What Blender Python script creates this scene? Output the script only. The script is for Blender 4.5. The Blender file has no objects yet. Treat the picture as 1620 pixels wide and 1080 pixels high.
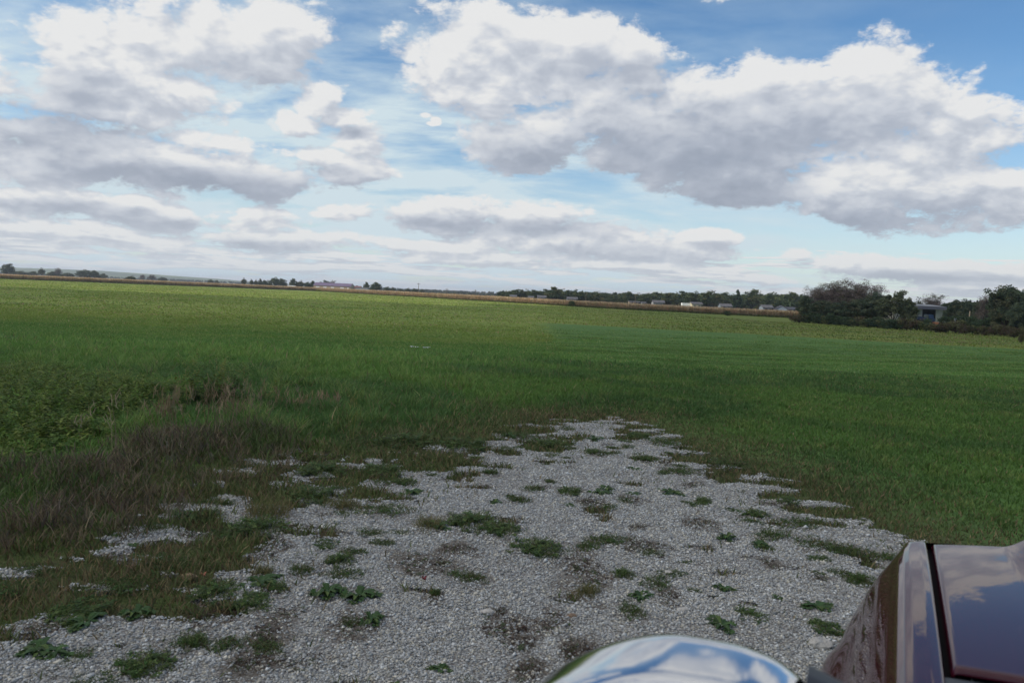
import bpy, bmesh, math, random
import numpy as np
from mathutils import Vector, Matrix, Euler, noise as mnoise

# ------------------------------------------------------------------ camera
R_ = math.radians
sc = bpy.context.scene
COL = sc.collection
FPX = 1260.0
CAMZ = 1.85
ROLL = math.atan(0.043)
PITCH = math.atan(74.1 / FPX)
R0 = Vector((1, 0, 0)); F0 = Vector((0, math.cos(PITCH), -math.sin(PITCH))); U0 = Vector((0, math.sin(PITCH), math.cos(PITCH)))
RR = R0 * math.cos(ROLL) + U0 * math.sin(ROLL)
UU = -R0 * math.sin(ROLL) + U0 * math.cos(ROLL)
cam = bpy.data.cameras.new("Camera")
camo = bpy.data.objects.new("Camera", cam); COL.objects.link(camo)
m = Matrix.Identity(4)
for i in range(3):
    m[i][0] = RR[i]; m[i][1] = UU[i]; m[i][2] = -F0[i]
m[0][3], m[1][3], m[2][3] = 0, 0, CAMZ
camo.matrix_world = m
cam.sensor_width = 36.0; cam.lens = 36.0 * FPX / 1620.0
cam.clip_start = 0.02; cam.clip_end = 20000
cam.dof.use_dof = True; cam.dof.focus_distance = 30.0; cam.dof.aperture_fstop = 5.6
sc.camera = camo

def ray(px, py):
    return (RR * ((px - 810) / FPX) + UU * (-(py - 540) / FPX) + F0).normalized()
def azel(px, py):
    d = ray(px, py)
    return math.atan2(d.x, d.y), math.asin(d.z)

# ------------------------------------------------------------------ light
SUN_EL, SUN_AZ = R_(36), R_(-103)          # azimuth measured from +Y towards +X
S = Vector((math.sin(SUN_AZ) * math.cos(SUN_EL), math.cos(SUN_AZ) * math.cos(SUN_EL), math.sin(SUN_EL)))
sl = bpy.data.lights.new("Sun", 'SUN'); sl.energy = 4.5; sl.angle = R_(0.5); sl.color = (1.0, 0.92, 0.79)
so = bpy.data.objects.new("Sun", sl); COL.objects.link(so)
so.rotation_euler = S.to_track_quat('Z', 'Y').to_euler()
sc.view_settings.view_transform = 'Standard'; sc.view_settings.look = 'None'
sc.view_settings.gamma = 1; sc.view_settings.exposure = 0
sc.render.engine = 'CYCLES'
sc.cycles.use_denoising = True
sc.cycles.max_bounces = 6; sc.cycles.transparent_max_bounces = 12
sc.cycles.volume_bounces = 0

class NT:
    """small helper for building node trees"""
    def __init__(s, tree): s.t = tree
    def n(s, typ, **kw):
        nd = s.t.nodes.new(typ)
        ins = kw.pop('i', {})
        for k, v in kw.items(): setattr(nd, k, v)
        for k, v in ins.items():
            if isinstance(v, bpy.types.NodeSocket): s.t.links.new(v, nd.inputs[k])
            else: nd.inputs[k].default_value = v
        return nd
    def math(s, op, a, b=0.0, c=0.0, clamp=False):
        return s.n('ShaderNodeMath', operation=op, use_clamp=clamp, i={0: a, 1: b, 2: c}).outputs[0]
    def vm(s, op, a, b=None, out=0, **i):
        nd = s.n('ShaderNodeVectorMath', operation=op, i={0: a})
        if b is not None:
            if isinstance(b, bpy.types.NodeSocket): s.t.links.new(b, nd.inputs[1])
            else: nd.inputs[1].default_value = b
        return nd.outputs[out]
    def scale(s, a, f):
        nd = s.n('ShaderNodeVectorMath', operation='SCALE', i={0: a})
        if isinstance(f, bpy.types.NodeSocket): s.t.links.new(f, nd.inputs['Scale'])
        else: nd.inputs['Scale'].default_value = f
        return nd.outputs[0]
    def noise(s, vec, scale, detail=4, rough=0.55, dist=0.0, lac=2.0, dim='3D'):
        return s.n('ShaderNodeTexNoise', noise_dimensions=dim, i={'Vector': vec, 'Scale': scale, 'Detail': detail, 'Roughness': rough, 'Distortion': dist, 'Lacunarity': lac})
    def rng(s, v, a, b, c=0.0, d=1.0, smooth=True):
        return s.n('ShaderNodeMapRange', interpolation_type='SMOOTHSTEP' if smooth else 'LINEAR', i={0: v, 1: a, 2: b, 3: c, 4: d}).outputs[0]
    def mix(s, f, a, b, blend='MIX'):
        nd = s.n('ShaderNodeMix', data_type='RGBA', blend_type=blend)
        for idx, v in ((0, f), (6, a), (7, b)):
            if isinstance(v, bpy.types.NodeSocket): s.t.links.new(v, nd.inputs[idx])
            elif idx == 0: nd.inputs[0].default_value = v
            else: nd.inputs[idx].default_value = (*v[:3], 1)
        return nd.outputs[2]
    def ramp(s, f, stops):
        nd = s.n('ShaderNodeValToRGB'); e = nd.color_ramp.elements
        while len(e) < len(stops): e.new(0.5)
        for k, (p, c) in enumerate(stops):
            e[k].position = p; e[k].color = (*c[:3], 1)
        if isinstance(f, bpy.types.NodeSocket): s.t.links.new(f, nd.inputs[0])
        return nd.outputs[0]

# clouds of the photographed sky: centre, half axes and tilt (photo measurements), turned into sky directions
CLOUDS = [
 # upper left cumulus
 (170,110,125,75,10),(300,60,170,75,0),(425,30,85,65,-20),(240,140,150,45,5),(120,60,60,40,20),(390,100,110,50,20),
 # left grey band
 (60,225,170,65,-4),(230,255,190,48,-5),(400,283,110,28,-4),(330,215,90,20,-15),(150,170,110,22,-5),
 # small ones in the middle left
 (495,155,48,42,0),(478,192,44,22,10),(455,178,20,14,0),(535,185,42,20,-25),(565,222,52,26,5),(545,275,80,26,-6),(500,250,60,22,0),
 # bands lower left
 (80,325,150,26,-6),(240,338,140,24,-4),(400,350,90,26,-5),(430,380,120,17,-4),(350,345,60,22,0),
 (100,373,190,12,-3),(210,392,200,8,-3),(60,395,140,8,-3),
 # small puff
 (674,190,15,9,-10),(690,200,12,9,-10),(684,208,16,6,0),
 # big right cloud
 (745,75,120,70,-20),(800,35,110,40,-15),(870,110,150,85,-15),(780,150,110,45,-10),(990,150,170,80,-12),(930,50,60,35,-40),(1010,75,80,30,-20),
 (815,232,85,36,-10),(890,215,70,40,-10),(1130,215,190,105,-10),(1280,170,190,85,-15),(1385,85,70,48,0),(1425,190,150,80,-20),(1480,230,120,42,-10),
 (1150,298,105,34,-6),(1260,110,90,40,10),(1340,290,110,45,-10),(1400,320,150,36,-6),(1560,300,90,34,-5),(1480,350,110,22,-5),(1600,330,60,30,0),
 (980,250,70,32,0),
 # centre low bank
 (535,340,70,17,-5),(690,345,110,28,-5),(820,345,150,32,-4),(890,375,190,32,-5),(1000,400,190,24,-5),(1120,380,60,16,-10),(680,388,140,14,-4),(800,410,180,12,-4),
 (150,362,60,7,-4),(330,412,120,6,-3),(560,425,150,6,-3),(700,432,110,5,-3),(60,412,90,5,-3),(1265,403,26,8,5),(1400,425,110,20,-5),(1520,425,90,18,-5),(1600,430,80,18,-5),(1560,450,120,12,-4),(1180,440,90,8,-3),(960,425,200,9,-3),
 # clouds outside the frame, seen in reflections and lighting the ground
 (-180,120,160,110,0),(-150,320,200,40,0),(1850,380,150,40,0),(1830,190,150,60,0),(1990,300,120,50,0),(2100,120,160,90,0),(1720,260,70,26,0),(1150,-220,260,110,0),(500,-190,150,70,0),(150,-260,180,80,0),(1700,-150,180,70,0),
]
SHADES = [ # parts of the clouds that show their grey undersides
 (90,205,130,45,-5,.7),(300,285,260,28,-4,.8),(100,150,70,35,0,.5),(400,110,100,50,20,.35),(520,275,90,20,0,.5),(560,212,30,10,0,.7),
 (100,335,160,17,-4,.6),(400,388,110,12,-4,.6),(240,348,110,14,-4,.6),(495,175,60,20,0,.1),
 (850,245,130,40,0,.7),(1010,235,130,70,0,.75),(1130,240,150,85,-5,.85),(1150,300,120,35,-5,1.0),(1280,200,140,60,-10,.55),(1400,345,200,32,-5,.7),(870,110,120,60,-10,.28),(1000,130,120,60,0,.4),(1430,230,100,40,-10,.3),
 (720,355,150,18,-5,.7),(880,365,170,20,-5,.6),(1000,405,200,18,-5,.45),(1450,437,150,12,-4,.7),(1540,270,100,30,0,.3),
]
world = bpy.data.worlds.new("World"); sc.world = world; world.use_nodes = True
def cloud_group(name, blobs, shade=False, soft=False):
    g = bpy.data.node_groups.new(name, 'ShaderNodeTree')
    g.interface.new_socket('Dir', in_out='INPUT', socket_type='NodeSocketVector')
    g.interface.new_socket('D', in_out='OUTPUT', socket_type='NodeSocketFloat')
    T = NT(g)
    gi = T.n('NodeGroupInput').outputs[0]; go = T.n('NodeGroupOutput')
    d = T.vm('NORMALIZE', gi)
    sp = T.n('ShaderNodeSeparateXYZ', i={0: d})
    u = T.math('ARCTAN2', sp.outputs[0], sp.outputs[1]); v = T.math('ARCSINE', sp.outputs[2])
    s0 = T.math('MAXIMUM', sp.outputs[2], 0.0)
    z = T.math('ADD', s0, 0.62)
    P = T.vm('DIVIDE', d, T.n('ShaderNodeCombineXYZ', i={0: z, 1: z, 2: z}).outputs[0])
    # warp
    w = T.noise(P, 4.0, 2, 0.5)
    wc = T.vm('SUBTRACT', w.outputs['Color'], (0.5, 0.5, 0.5))
    zz = T.math('MULTIPLY', T.math('SUBTRACT', z, 0.55), 0.24)
    wc = T.scale(wc, zz)
    uv = T.vm('ADD', T.n('ShaderNodeCombineXYZ', i={0: u, 1: v, 2: 0.0}).outputs[0], wc)
    # q is the local coordinate of one blob after another (each an affine step from the last)
    acc = None; q = uv; prev = (0.0, 0.0, 1.0, 1.0)
    for b in blobs:
        u0, v0 = azel(b[0], b[1]); sx, sy = FPX / b[2], FPX / b[3]
        ax, ay = sx / prev[2], sy / prev[3]
        # q_prev = (uv - c_prev) * s_prev ; q = (uv - c) * s
        q = T.n('ShaderNodeVectorMath', operation='MULTIPLY_ADD', i={0: q, 1: (ax, ay, 0), 2: ((prev[0] - u0) * sx, (prev[1] - v0) * sy, 0)}).outputs[0]
        prev = (u0, v0, sx, sy)
        l = T.n('ShaderNodeVectorMath', operation='LENGTH', i={0: q}).outputs['Value']
        if shade:
            e = T.math('MULTIPLY_ADD', l, -b[5] / 1.25, b[5] * 1.2)
            acc = e if acc is None else T.math('SMOOTH_MAX', acc, e, 0.15)
        else:
            acc = l if acc is None else T.math('SMOOTH_MIN', acc, l, 0.12)
    if not shade: acc = T.math('SUBTRACT', 1.0, acc)
    else: acc = T.rng(acc, 0.0, 1.0)
    if not shade:
        acc = T.math('MINIMUM', acc, 0.6)
        acc = T.math('MAXIMUM', acc, -1.2)
        Pz = T.n('ShaderNodeMapping', i={'Vector': P, 'Scale': (1, 1, 1.5)}).outputs[0]
        n1 = T.noise(Pz, 8.5, 4 if soft else 10, 0.55 if soft else 0.58, 0.15, 2.15).outputs[0]
        n2 = T.noise(Pz, 20.0, 2 if soft else 6, 0.5 if soft else 0.6, 0.0).outputs[0]
        b1 = T.math('SUBTRACT', n1, 0.5); b2 = T.math('SUBTRACT', T.math('ABSOLUTE', T.math('SUBTRACT', n2, 0.5)), 0.09)
        acc = T.math('ADD', acc, T.math('ADD', T.math('MULTIPLY', b1, 2.5), T.math('MULTIPLY', b2, 1.4 if soft else 1.7)))
        # far cloud streets close to the horizon
        far = T.rng(v, 0.115, 0.04)
        mpf = T.n('ShaderNodeMapping', i={'Vector': T.n('ShaderNodeCombineXYZ', i={0: u, 1: v, 2: 0.0}).outputs[0], 'Rotation': (0, 0, R_(0.6)), 'Scale': (7, 95, 1)})
        nf = T.noise(mpf.outputs[0], 1.0, 6, 0.62).outputs[0]
        fa = T.math('MULTIPLY', T.math('SUBTRACT', nf, 0.50), 7.0)
        fa = T.math('SUBTRACT', fa, T.math('MULTIPLY', T.math('SUBTRACT', 1.0, far), 3.0))
        acc = T.math('MAXIMUM', acc, fa)
        # the sky overhead: a broken layer
        nu = T.noise(P, 1.9, 5 if soft else 7, 0.55).outputs[0]
        fu = T.math('SUBTRACT', T.math('MULTIPLY', T.math('SUBTRACT', nu, 0.44), 6.0), T.math('MULTIPLY', T.rng(v, 0.62, 0.46), 4.0))
        acc = T.math('MAXIMUM', acc, fu)
    g.links.new(acc, go.inputs[0])
    return g
def build_world():
    T = NT(world.node_tree); nt = world.node_tree
    nt.nodes.clear()
    out = T.n('ShaderNodeOutputWorld')
    tc = T.n('ShaderNodeTexCoord').outputs['Generated']
    sky = T.n('ShaderNodeTexSky', sky_type='NISHITA')
    sky.sun_disc = False; sky.sun_elevation = SUN_EL; sky.sun_rotation = SUN_AZ % (2 * math.pi)
    sky.air_density = 1.0; sky.dust_density = 0.3; sky.ozone_density = 2.0; sky.altitude = 200
    sp = T.n('ShaderNodeSeparateXYZ', i={0: tc})
    gD = cloud_group('cloud density', CLOUDS); gS = cloud_group('cloud undersides', SHADES, True); gL = cloud_group('cloud relief', CLOUDS, False, True)
    def G(g, vec):
        nd = T.n('ShaderNodeGroup', node_tree=g); nt.links.new(vec, nd.inputs[0]); return nd.outputs[0]
    D1 = G(gD, tc)
    zsh = T.math('ADD', T.math('MAXIMUM', sp.outputs[2], 0.0), 0.12)
    off = T.scale(T.n('ShaderNodeCombineXYZ', i={0: -0.035, 1: 0.0, 2: 0.055}).outputs[0], zsh)
    def after(vec, dep): return T.n('ShaderNodeVectorMath', operation='MULTIPLY_ADD', i={0: dep, 1: (1e-9, 1e-9, 1e-9), 2: vec}).outputs[0]
    D1s = G(gL, after(tc, D1))
    D2 = G(gL, after(T.vm('ADD', tc, off), D1s))
    SH = G(gS, after(tc, D2))
    alpha = T.rng(D1, -0.14, 0.26)
    # thin veil of high cloud
    z = T.math('ADD', T.math('MAXIMUM', sp.outputs[2], 0.0), 0.16)
    P = T.vm('DIVIDE', tc, T.n('ShaderNodeCombineXYZ', i={0: z, 1: z, 2: z}).outputs[0])
    mp = T.n('ShaderNodeMapping', i={'Vector': P, 'Rotation': (0, 0, 0.5), 'Scale': (0.8, 1.3, 1.0)})
    nv = T.noise(mp.outputs[0], 2.4, 6, 0.58, 0.2).outputs[0]
    azl = T.rng(T.math('ARCTAN2', sp.outputs[0], sp.outputs[1]), 0.55, -0.15)
    vh = T.rng(sp.outputs[2], 0.50, 0.10)
    veil = T.math('MULTIPLY', T.rng(nv, 0.3, 0.75), T.math('MULTIPLY', T.math('ADD', T.math('MULTIPLY', azl, 1.55), 0.10), vh))
    veil = T.math('ADD', veil, T.math('MULTIPLY', T.rng(sp.outputs[2], 0.22, 0.0), 0.6), clamp=True)
    skyc = T.scale(sky.outputs[0], 0.132)
    hs = T.n('ShaderNodeHueSaturation', i={'Saturation': 1.22, 'Color': skyc}).outputs[0]
    skyc = T.mix(veil, hs, (0.64, 0.76, 0.82))
    rel = T.math('ADD', T.math('SUBTRACT', D1s, D2), T.math('MULTIPLY', T.math('SUBTRACT', D1s, D1), 0.25))
    lit = T.rng(rel, -0.6, 0.6, 0.0, 1.0)
    thick = T.rng(D1, 0.1, 1.3)
    shade = T.math('MULTIPLY', SH, T.math('SUBTRACT', 1.0, T.math('MULTIPLY', T.rng(rel, 0.3, 1.0), 0.4)))
    litc = T.math('MULTIPLY', T.math('SUBTRACT', lit, 0.5), T.math('SUBTRACT', 0.62, T.math('MULTIPLY', shade, 0.30)))
    f = T.math('SUBTRACT', T.math('ADD', 0.84, litc), T.math('MULTIPLY', shade, 0.60))
    f = T.math('SUBTRACT', f, T.math('MULTIPLY', thick, 0.10), clamp=True)
    cl = T.ramp(f, [(0.0, (0.31, 0.35, 0.43)), (0.4, (0.44, 0.48, 0.56)), (0.75, (0.63, 0.66, 0.715)), (1.0, (0.83, 0.83, 0.825))])
    # far clouds take the tint of the air
    cl = T.mix(T.rng(sp.outputs[2], 0.10, 0.0, 0.0, 0.35), cl, (0.68, 0.73, 0.76))
    fin = T.mix(T.math('MULTIPLY', alpha, 0.97), skyc, cl)
    bg = T.n('ShaderNodeBackground', i={'Color': fin, 'Strength': 1.0})
    nt.links.new(bg.outputs[0], out.inputs[0])
    world.cycles.sampling_method = 'MANUAL'; world.cycles.sample_map_resolution = 512
build_world()

# ------------------------------------------------------------------ helpers
rng = np.random.default_rng(7)
random.seed(7)

def vnoise(x, y, seed=0):
    """smooth value noise 0..1 on numpy arrays"""
    x = np.asarray(x, float); y = np.asarray(y, float)
    xi = np.floor(x).astype(np.int64); yi = np.floor(y).astype(np.int64)
    fx = x - xi; fy = y - yi
    fx = fx * fx * (3 - 2 * fx); fy = fy * fy * (3 - 2 * fy)
    def h(a, b):
        n = (a * 374761393 + b * 668265263 + seed * 1442695041) & 0xFFFFFFFF
        n = ((n ^ (n >> 13)) * 1274126177) & 0xFFFFFFFF
        return ((n ^ (n >> 16)) & 0xFFFF) / 65535.0
    return (h(xi, yi) * (1 - fx) + h(xi + 1, yi) * fx) * (1 - fy) + (h(xi, yi + 1) * (1 - fx) + h(xi + 1, yi + 1) * fx) * fy
def fbm(x, y, sc_, oct_=4, seed=0):
    v = 0; a = 1; t = 0
    for k in range(oct_):
        v = v + a * vnoise(x * sc_, y * sc_, seed + k * 17); t += a; a *= 0.5; sc_ *= 2.03
    return v / t
def sstep(a, b, x):
    t = np.clip((x - a) / (b - a), 0, 1); return t * t * (3 - 2 * t)

FARZ = -1.35
def gz(x, y):
    x = np.asarray(x, float); y = np.asarray(y, float)
    z = FARZ * sstep(9, 62, y)
    z = z + 0.10 * (fbm(x, y, 0.12, 3, 5) - 0.5) * sstep(11, 20, y)
    z = z + 0.02 * (fbm(x, y, 0.9, 2, 9) - 0.5)
    return z
def gzf(x, y): return float(gz(np.array([x]), np.array([y]))[0])
def at(px, py):
    """the spot on the ground seen at a place of the photograph"""
    d = ray(px, py); lo, t = 0.0, 0.5
    while t < 6000:
        if CAMZ + d.z * t < (FARZ * float(sstep(9, 62, d.y * t))): break
        lo = t; t *= 1.02
    hi = t
    for _ in range(40):
        m_ = (lo + hi) / 2
        if CAMZ + d.z * m_ < (FARZ * float(sstep(9, 62, d.y * m_))): hi = m_
        else: lo = m_
    return d.x * hi, d.y * hi
def along(px, depth):
    """ground spot at a given depth in the direction of photo column px (on the horizon)"""
    d = ray(px, 431 + 0.043 * px); return d.x / d.y * depth, depth

def mesh_np(name, V, F, colors=None, smooth=False, mats=None, mat_idx=None):
    V = np.asarray(V, np.float32).reshape(-1, 3); F = np.asarray(F, np.int32)
    me = bpy.data.meshes.new(name)
    me.vertices.add(len(V)); me.vertices.foreach_set('co', V.ravel())
    k = F.shape[1]
    me.loops.add(F.size); me.loops.foreach_set('vertex_index', F.ravel())
    me.polygons.add(len(F)); me.polygons.foreach_set('loop_start', np.arange(0, F.size, k, dtype=np.int32))
    if smooth: me.polygons.foreach_set('use_smooth', np.ones(len(F), bool))
    if mat_idx is not None: me.polygons.foreach_set('material_index', np.asarray(mat_idx, np.int32))
    me.update(calc_edges=True)
    if colors is not None:
        at_ = me.color_attributes.new('tint', 'FLOAT_COLOR', 'POINT')
        c = np.ones((len(V), 4), np.float32); c[:, :3] = colors
        at_.data.foreach_set('color', c.ravel())
    for m_ in (mats or []): me.materials.append(m_)
    return me
def link(name, me, parent=None, label=None, cat=None, group=None, kind=None, loc=None, rotz=None):
    o = bpy.data.objects.new(name, me); COL.objects.link(o)
    if parent: o.parent = parent
    if loc is not None: o.location = loc
    if rotz is not None: o.rotation_euler = (0, 0, rotz)
    tag(o, label, cat, group, kind)
    return o
def tag(o, label=None, cat=None, group=None, kind=None):
    for k, v in (('label', label), ('category', cat), ('group', group), ('kind', kind)):
        if v: o[k] = v
    return o
def thing(name, label, cat, loc=(0, 0, 0), rotz=0.0, group=None):
    return link(name, None, None, label, cat, group, None, loc, rotz)
def dup(root, loc, rotz, scale=None, label=None, group=None, cat=None):
    r = root.copy(); COL.objects.link(r); r.location = loc; r.rotation_euler = (0, 0, rotz)
    if scale is not None: r.scale = scale if hasattr(scale, '__len__') else (scale,) * 3
    for k in ('label', 'group', 'category'):
        if k in r: del r[k]
    tag(r, label, cat or root.get('category'), group)
    for ch in list(root.children):
        c = ch.copy(); COL.objects.link(c); c.parent = r
        for g_ in ch.children:
            d = g_.copy(); COL.objects.link(d); d.parent = c
    return r

def mat(name, color=(0.5, 0.5, 0.5), rough=0.8, metal=0.0, spec=0.3, coat=0.0, var=0.0, vscale=3.0, color2=None, bump=0.0, bscale=20.0):
    m_ = bpy.data.materials.new(name); m_.use_nodes = True
    T = NT(m_.node_tree); b = m_.node_tree.nodes['Principled BSDF']
    b.inputs['Base Color'].default_value = (*color, 1); b.inputs['Roughness'].default_value = rough
    b.inputs['Metallic'].default_value = metal; b.inputs['Specular IOR Level'].default_value = spec
    b.inputs['Coat Weight'].default_value = coat; b.inputs['Coat Roughness'].default_value = 0.03
    co = T.n('ShaderNodeTexCoord').outputs['Object']
    if var > 0 or color2:
        nz = T.noise(co, vscale, 5, 0.6).outputs[0]
        c2 = color2 or tuple(c * (1 - var) for c in color)
        m_.node_tree.links.new(T.mix(T.rng(nz, 0.35, 0.65), color, c2), b.inputs['Base Color'])
    if bump > 0:
        bp = T.n('ShaderNodeBump', i={'Strength': bump, 'Distance': 0.02, 'Height': T.noise(co, bscale, 4, 0.6).outputs[0]})
        m_.node_tree.links.new(bp.outputs[0], b.inputs['Normal'])
    return m_
def mat_tint(name, rough=0.7, trans=0.35, spec=0.2):
    """foliage: the leaf's own colour comes from the 'tint' attribute"""
    m_ = bpy.data.materials.new(name); m_.use_nodes = True
    T = NT(m_.node_tree); nt = m_.node_tree; b = nt.nodes['Principled BSDF']; out = nt.nodes['Material Output']
    a = T.n('ShaderNodeAttribute', attribute_name='tint').outputs['Color']
    nt.links.new(a, b.inputs['Base Color']); b.inputs['Roughness'].default_value = rough; b.inputs['Specular IOR Level'].default_value = spec
    if trans > 0:
        tr = T.n('ShaderNodeBsdfTranslucent', i={'Color': a})
        mx = T.n('ShaderNodeMixShader', i={0: trans, 1: b.outputs[0], 2: tr.outputs[0]})
        nt.links.new(mx.outputs[0], out.inputs[0])
    return m_

# ------------------------------------------------------------------ ground
def outline(pts): return np.array([at(*p) for p in pts])
GRAVEL_PX = [(-260, 930), (-100, 940), (0, 950), (90, 925), (190, 905), (260, 860), (300, 825), (370, 778), (440, 738), (500, 738), (560, 752), (640, 738), (690, 712), (760, 708),
             (830, 705), (865, 685), (900, 664), (960, 662), (1010, 680), (1060, 700), (1120, 728), (1200, 760), (1290, 800), (1370, 828), (1430, 862), (1500, 910), (1640, 980), (1850, 1080), (2100, 1200)]
GP = outline(GRAVEL_PX)
GP = np.vstack([GP, [[9, -2], [9, -14], [-9, -14], [-9, 2.5]]])
def poly_sd(x, y, P):
    """signed distance, positive inside"""
    x = np.asarray(x, float); y = np.asarray(y, float)
    d = np.full(x.shape, 1e9); ins = np.zeros(x.shape, bool); n = len(P)
    for i in range(n):
        ax, ay = P[i]; bx, by = P[(i + 1) % n]
        ex, ey = bx - ax, by - ay
        t = np.clip(((x - ax) * ex + (y - ay) * ey) / (ex * ex + ey * ey + 1e-9), 0, 1)
        d = np.minimum(d, np.hypot(x - ax - t * ex, y - ay - t * ey))
        c = ((ay > y) != (by > y)) & (x < (bx - ax) * (y - ay) / (by - ay + 1e-12) + ax)
        ins ^= c
    return np.where(ins, d, -d)
# green mats and weed patches on the gravel: px, py, half width, half height (photo px), kind
PATCH = [
 (345,935,44,22,'leafy'),(540,884,26,20,'leafy'),(520,935,30,13,'rosette'),(570,940,34,14,'rosette'),(870,703,30,20,'leafy'),(610,806,52,10,'grass'),(745,825,45,16,'leafy'),(790,838,38,20,'leafy'),
 (848,866,46,27,'leafy'),(590,978,22,12,'rosette'),(562,992,42,16,'dry'),(675,892,62,12,'dry'),(928,905,38,26,'dry'),(928,935,22,28,'tan'),(998,965,27,13,'grass'),(985,905,18,13,'leafy'),(900,777,22,8,'leafy'),
 (1190,813,26,8,'leafy'),(1106,829,26,7,'dry'),(1145,850,16,6,'rosette'),(1216,888,16,6,'dry'),(1357,913,24,7,'leafy'),(1150,733,40,9,'grass'),(1262,828,40,10,'grass'),(1300,862,50,10,'grass'),(1340,870,40,9,'grass'),
 (425,870,28,16,'dry'),(130,968,52,30,'leafy'),(235,1048,54,30,'leafy'),(222,970,30,12,'rosette'),(490,785,48,16,'leafy'),(410,835,60,18,'leafy'),(430,810,50,16,'tan'),(510,745,46,14,'leafy'),(605,745,40,11,'leafy'),
 (640,762,24,10,'leafy'),(425,1000,34,18,'dry'),(805,997,60,20,'dry'),(915,1028,38,12,'dry'),(740,910,44,8,'grass'),(315,1012,22,14,'leafy'),(330,975,58,14,'dry'),(395,958,44,11,'leafy'),(480,900,28,8,'grass'),
 (735,705,45,12,'leafy'),(640,700,50,14,'leafy'),(820,690,40,8,'grass'),(1050,700,30,8,'grass'),(1010,690,22,6,'leafy'),(960,852,40,8,'grass'),(1010,862,26,8,'dry'),(935,795,28,6,'dry'),(1060,945,24,9,'dry'),
 (420,905,22,7,'tan'),(360,845,40,14,'grass'),(330,815,30,12,'leafy'),(545,800,36,9,'tan'),(680,830,30,14,'tan'),(720,870,30,8,'dry'),(880,975,20,8,'dry'),(1020,725,22,5,'leafy'),(940,715,20,5,'leafy'),(775,748,14,5,'leafy'),
 (820,790,22,5,'grass'),(870,762,10,3,'grass'),(930,862,25,7,'grass'),(1000,790,20,4,'dry'),(1075,745,30,7,'grass'),(1220,845,40,8,'grass'),(1400,880,30,8,'grass'),(560,700,50,18,'grass'),(520,720,40,14,'dry'),(690,945,16,6,'dry'),(790,968,12,5,'dry'),(690,935,10,5,'leafy'),
 (60,1000,30,12,'dry'),(390,1050,40,14,'dry'),(840,1060,30,14,'dry'),(30,930,50,20,'grass'),(200,925,60,18,'grass'),(270,890,50,16,'grass'),
]
PW = []
for (a, b, c, d, k) in PATCH:
    x, y = at(a, b); x1, _ = at(a + c, b); _, y1 = at(a, b - d); _, y2 = at(a, b + d)
    ry = max(0.05, (y1 - y2) / 2)
    rx = abs(x1 - x)
    if k in ('leafy', 'tan', 'rosette', 'grass'): ry = min(ry, 1.3 * rx) * 0.75
    PW.append((x, y - (0.05 if k != 'dry' else 0), rx, ry, k))
def gravel_cover(x, y):
    """1 = bare gravel, 0 = soil and grass"""
    sd = poly_sd(x, y, GP)
    g = sd + 1.1 * (fbm(x, y, 0.9, 5, 31) - 0.5) + 0.7 * (fbm(x, y * 1.6, 3.6, 3, 33) - 0.5) + 0.30 + 0.18 * sstep(0.5, -1.0, x)
    fringe = sstep(0.0, np.where(x > -0.2, 1.0, 1.5), sd)
    holes = fbm(x, y * 1.5, 2.6, 4, 77) - (0.49 + 0.28 * fringe)
    g = np.minimum(g, -holes * 3.0 + 0.0)
    return sstep(-0.05, 0.10, g)

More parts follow.
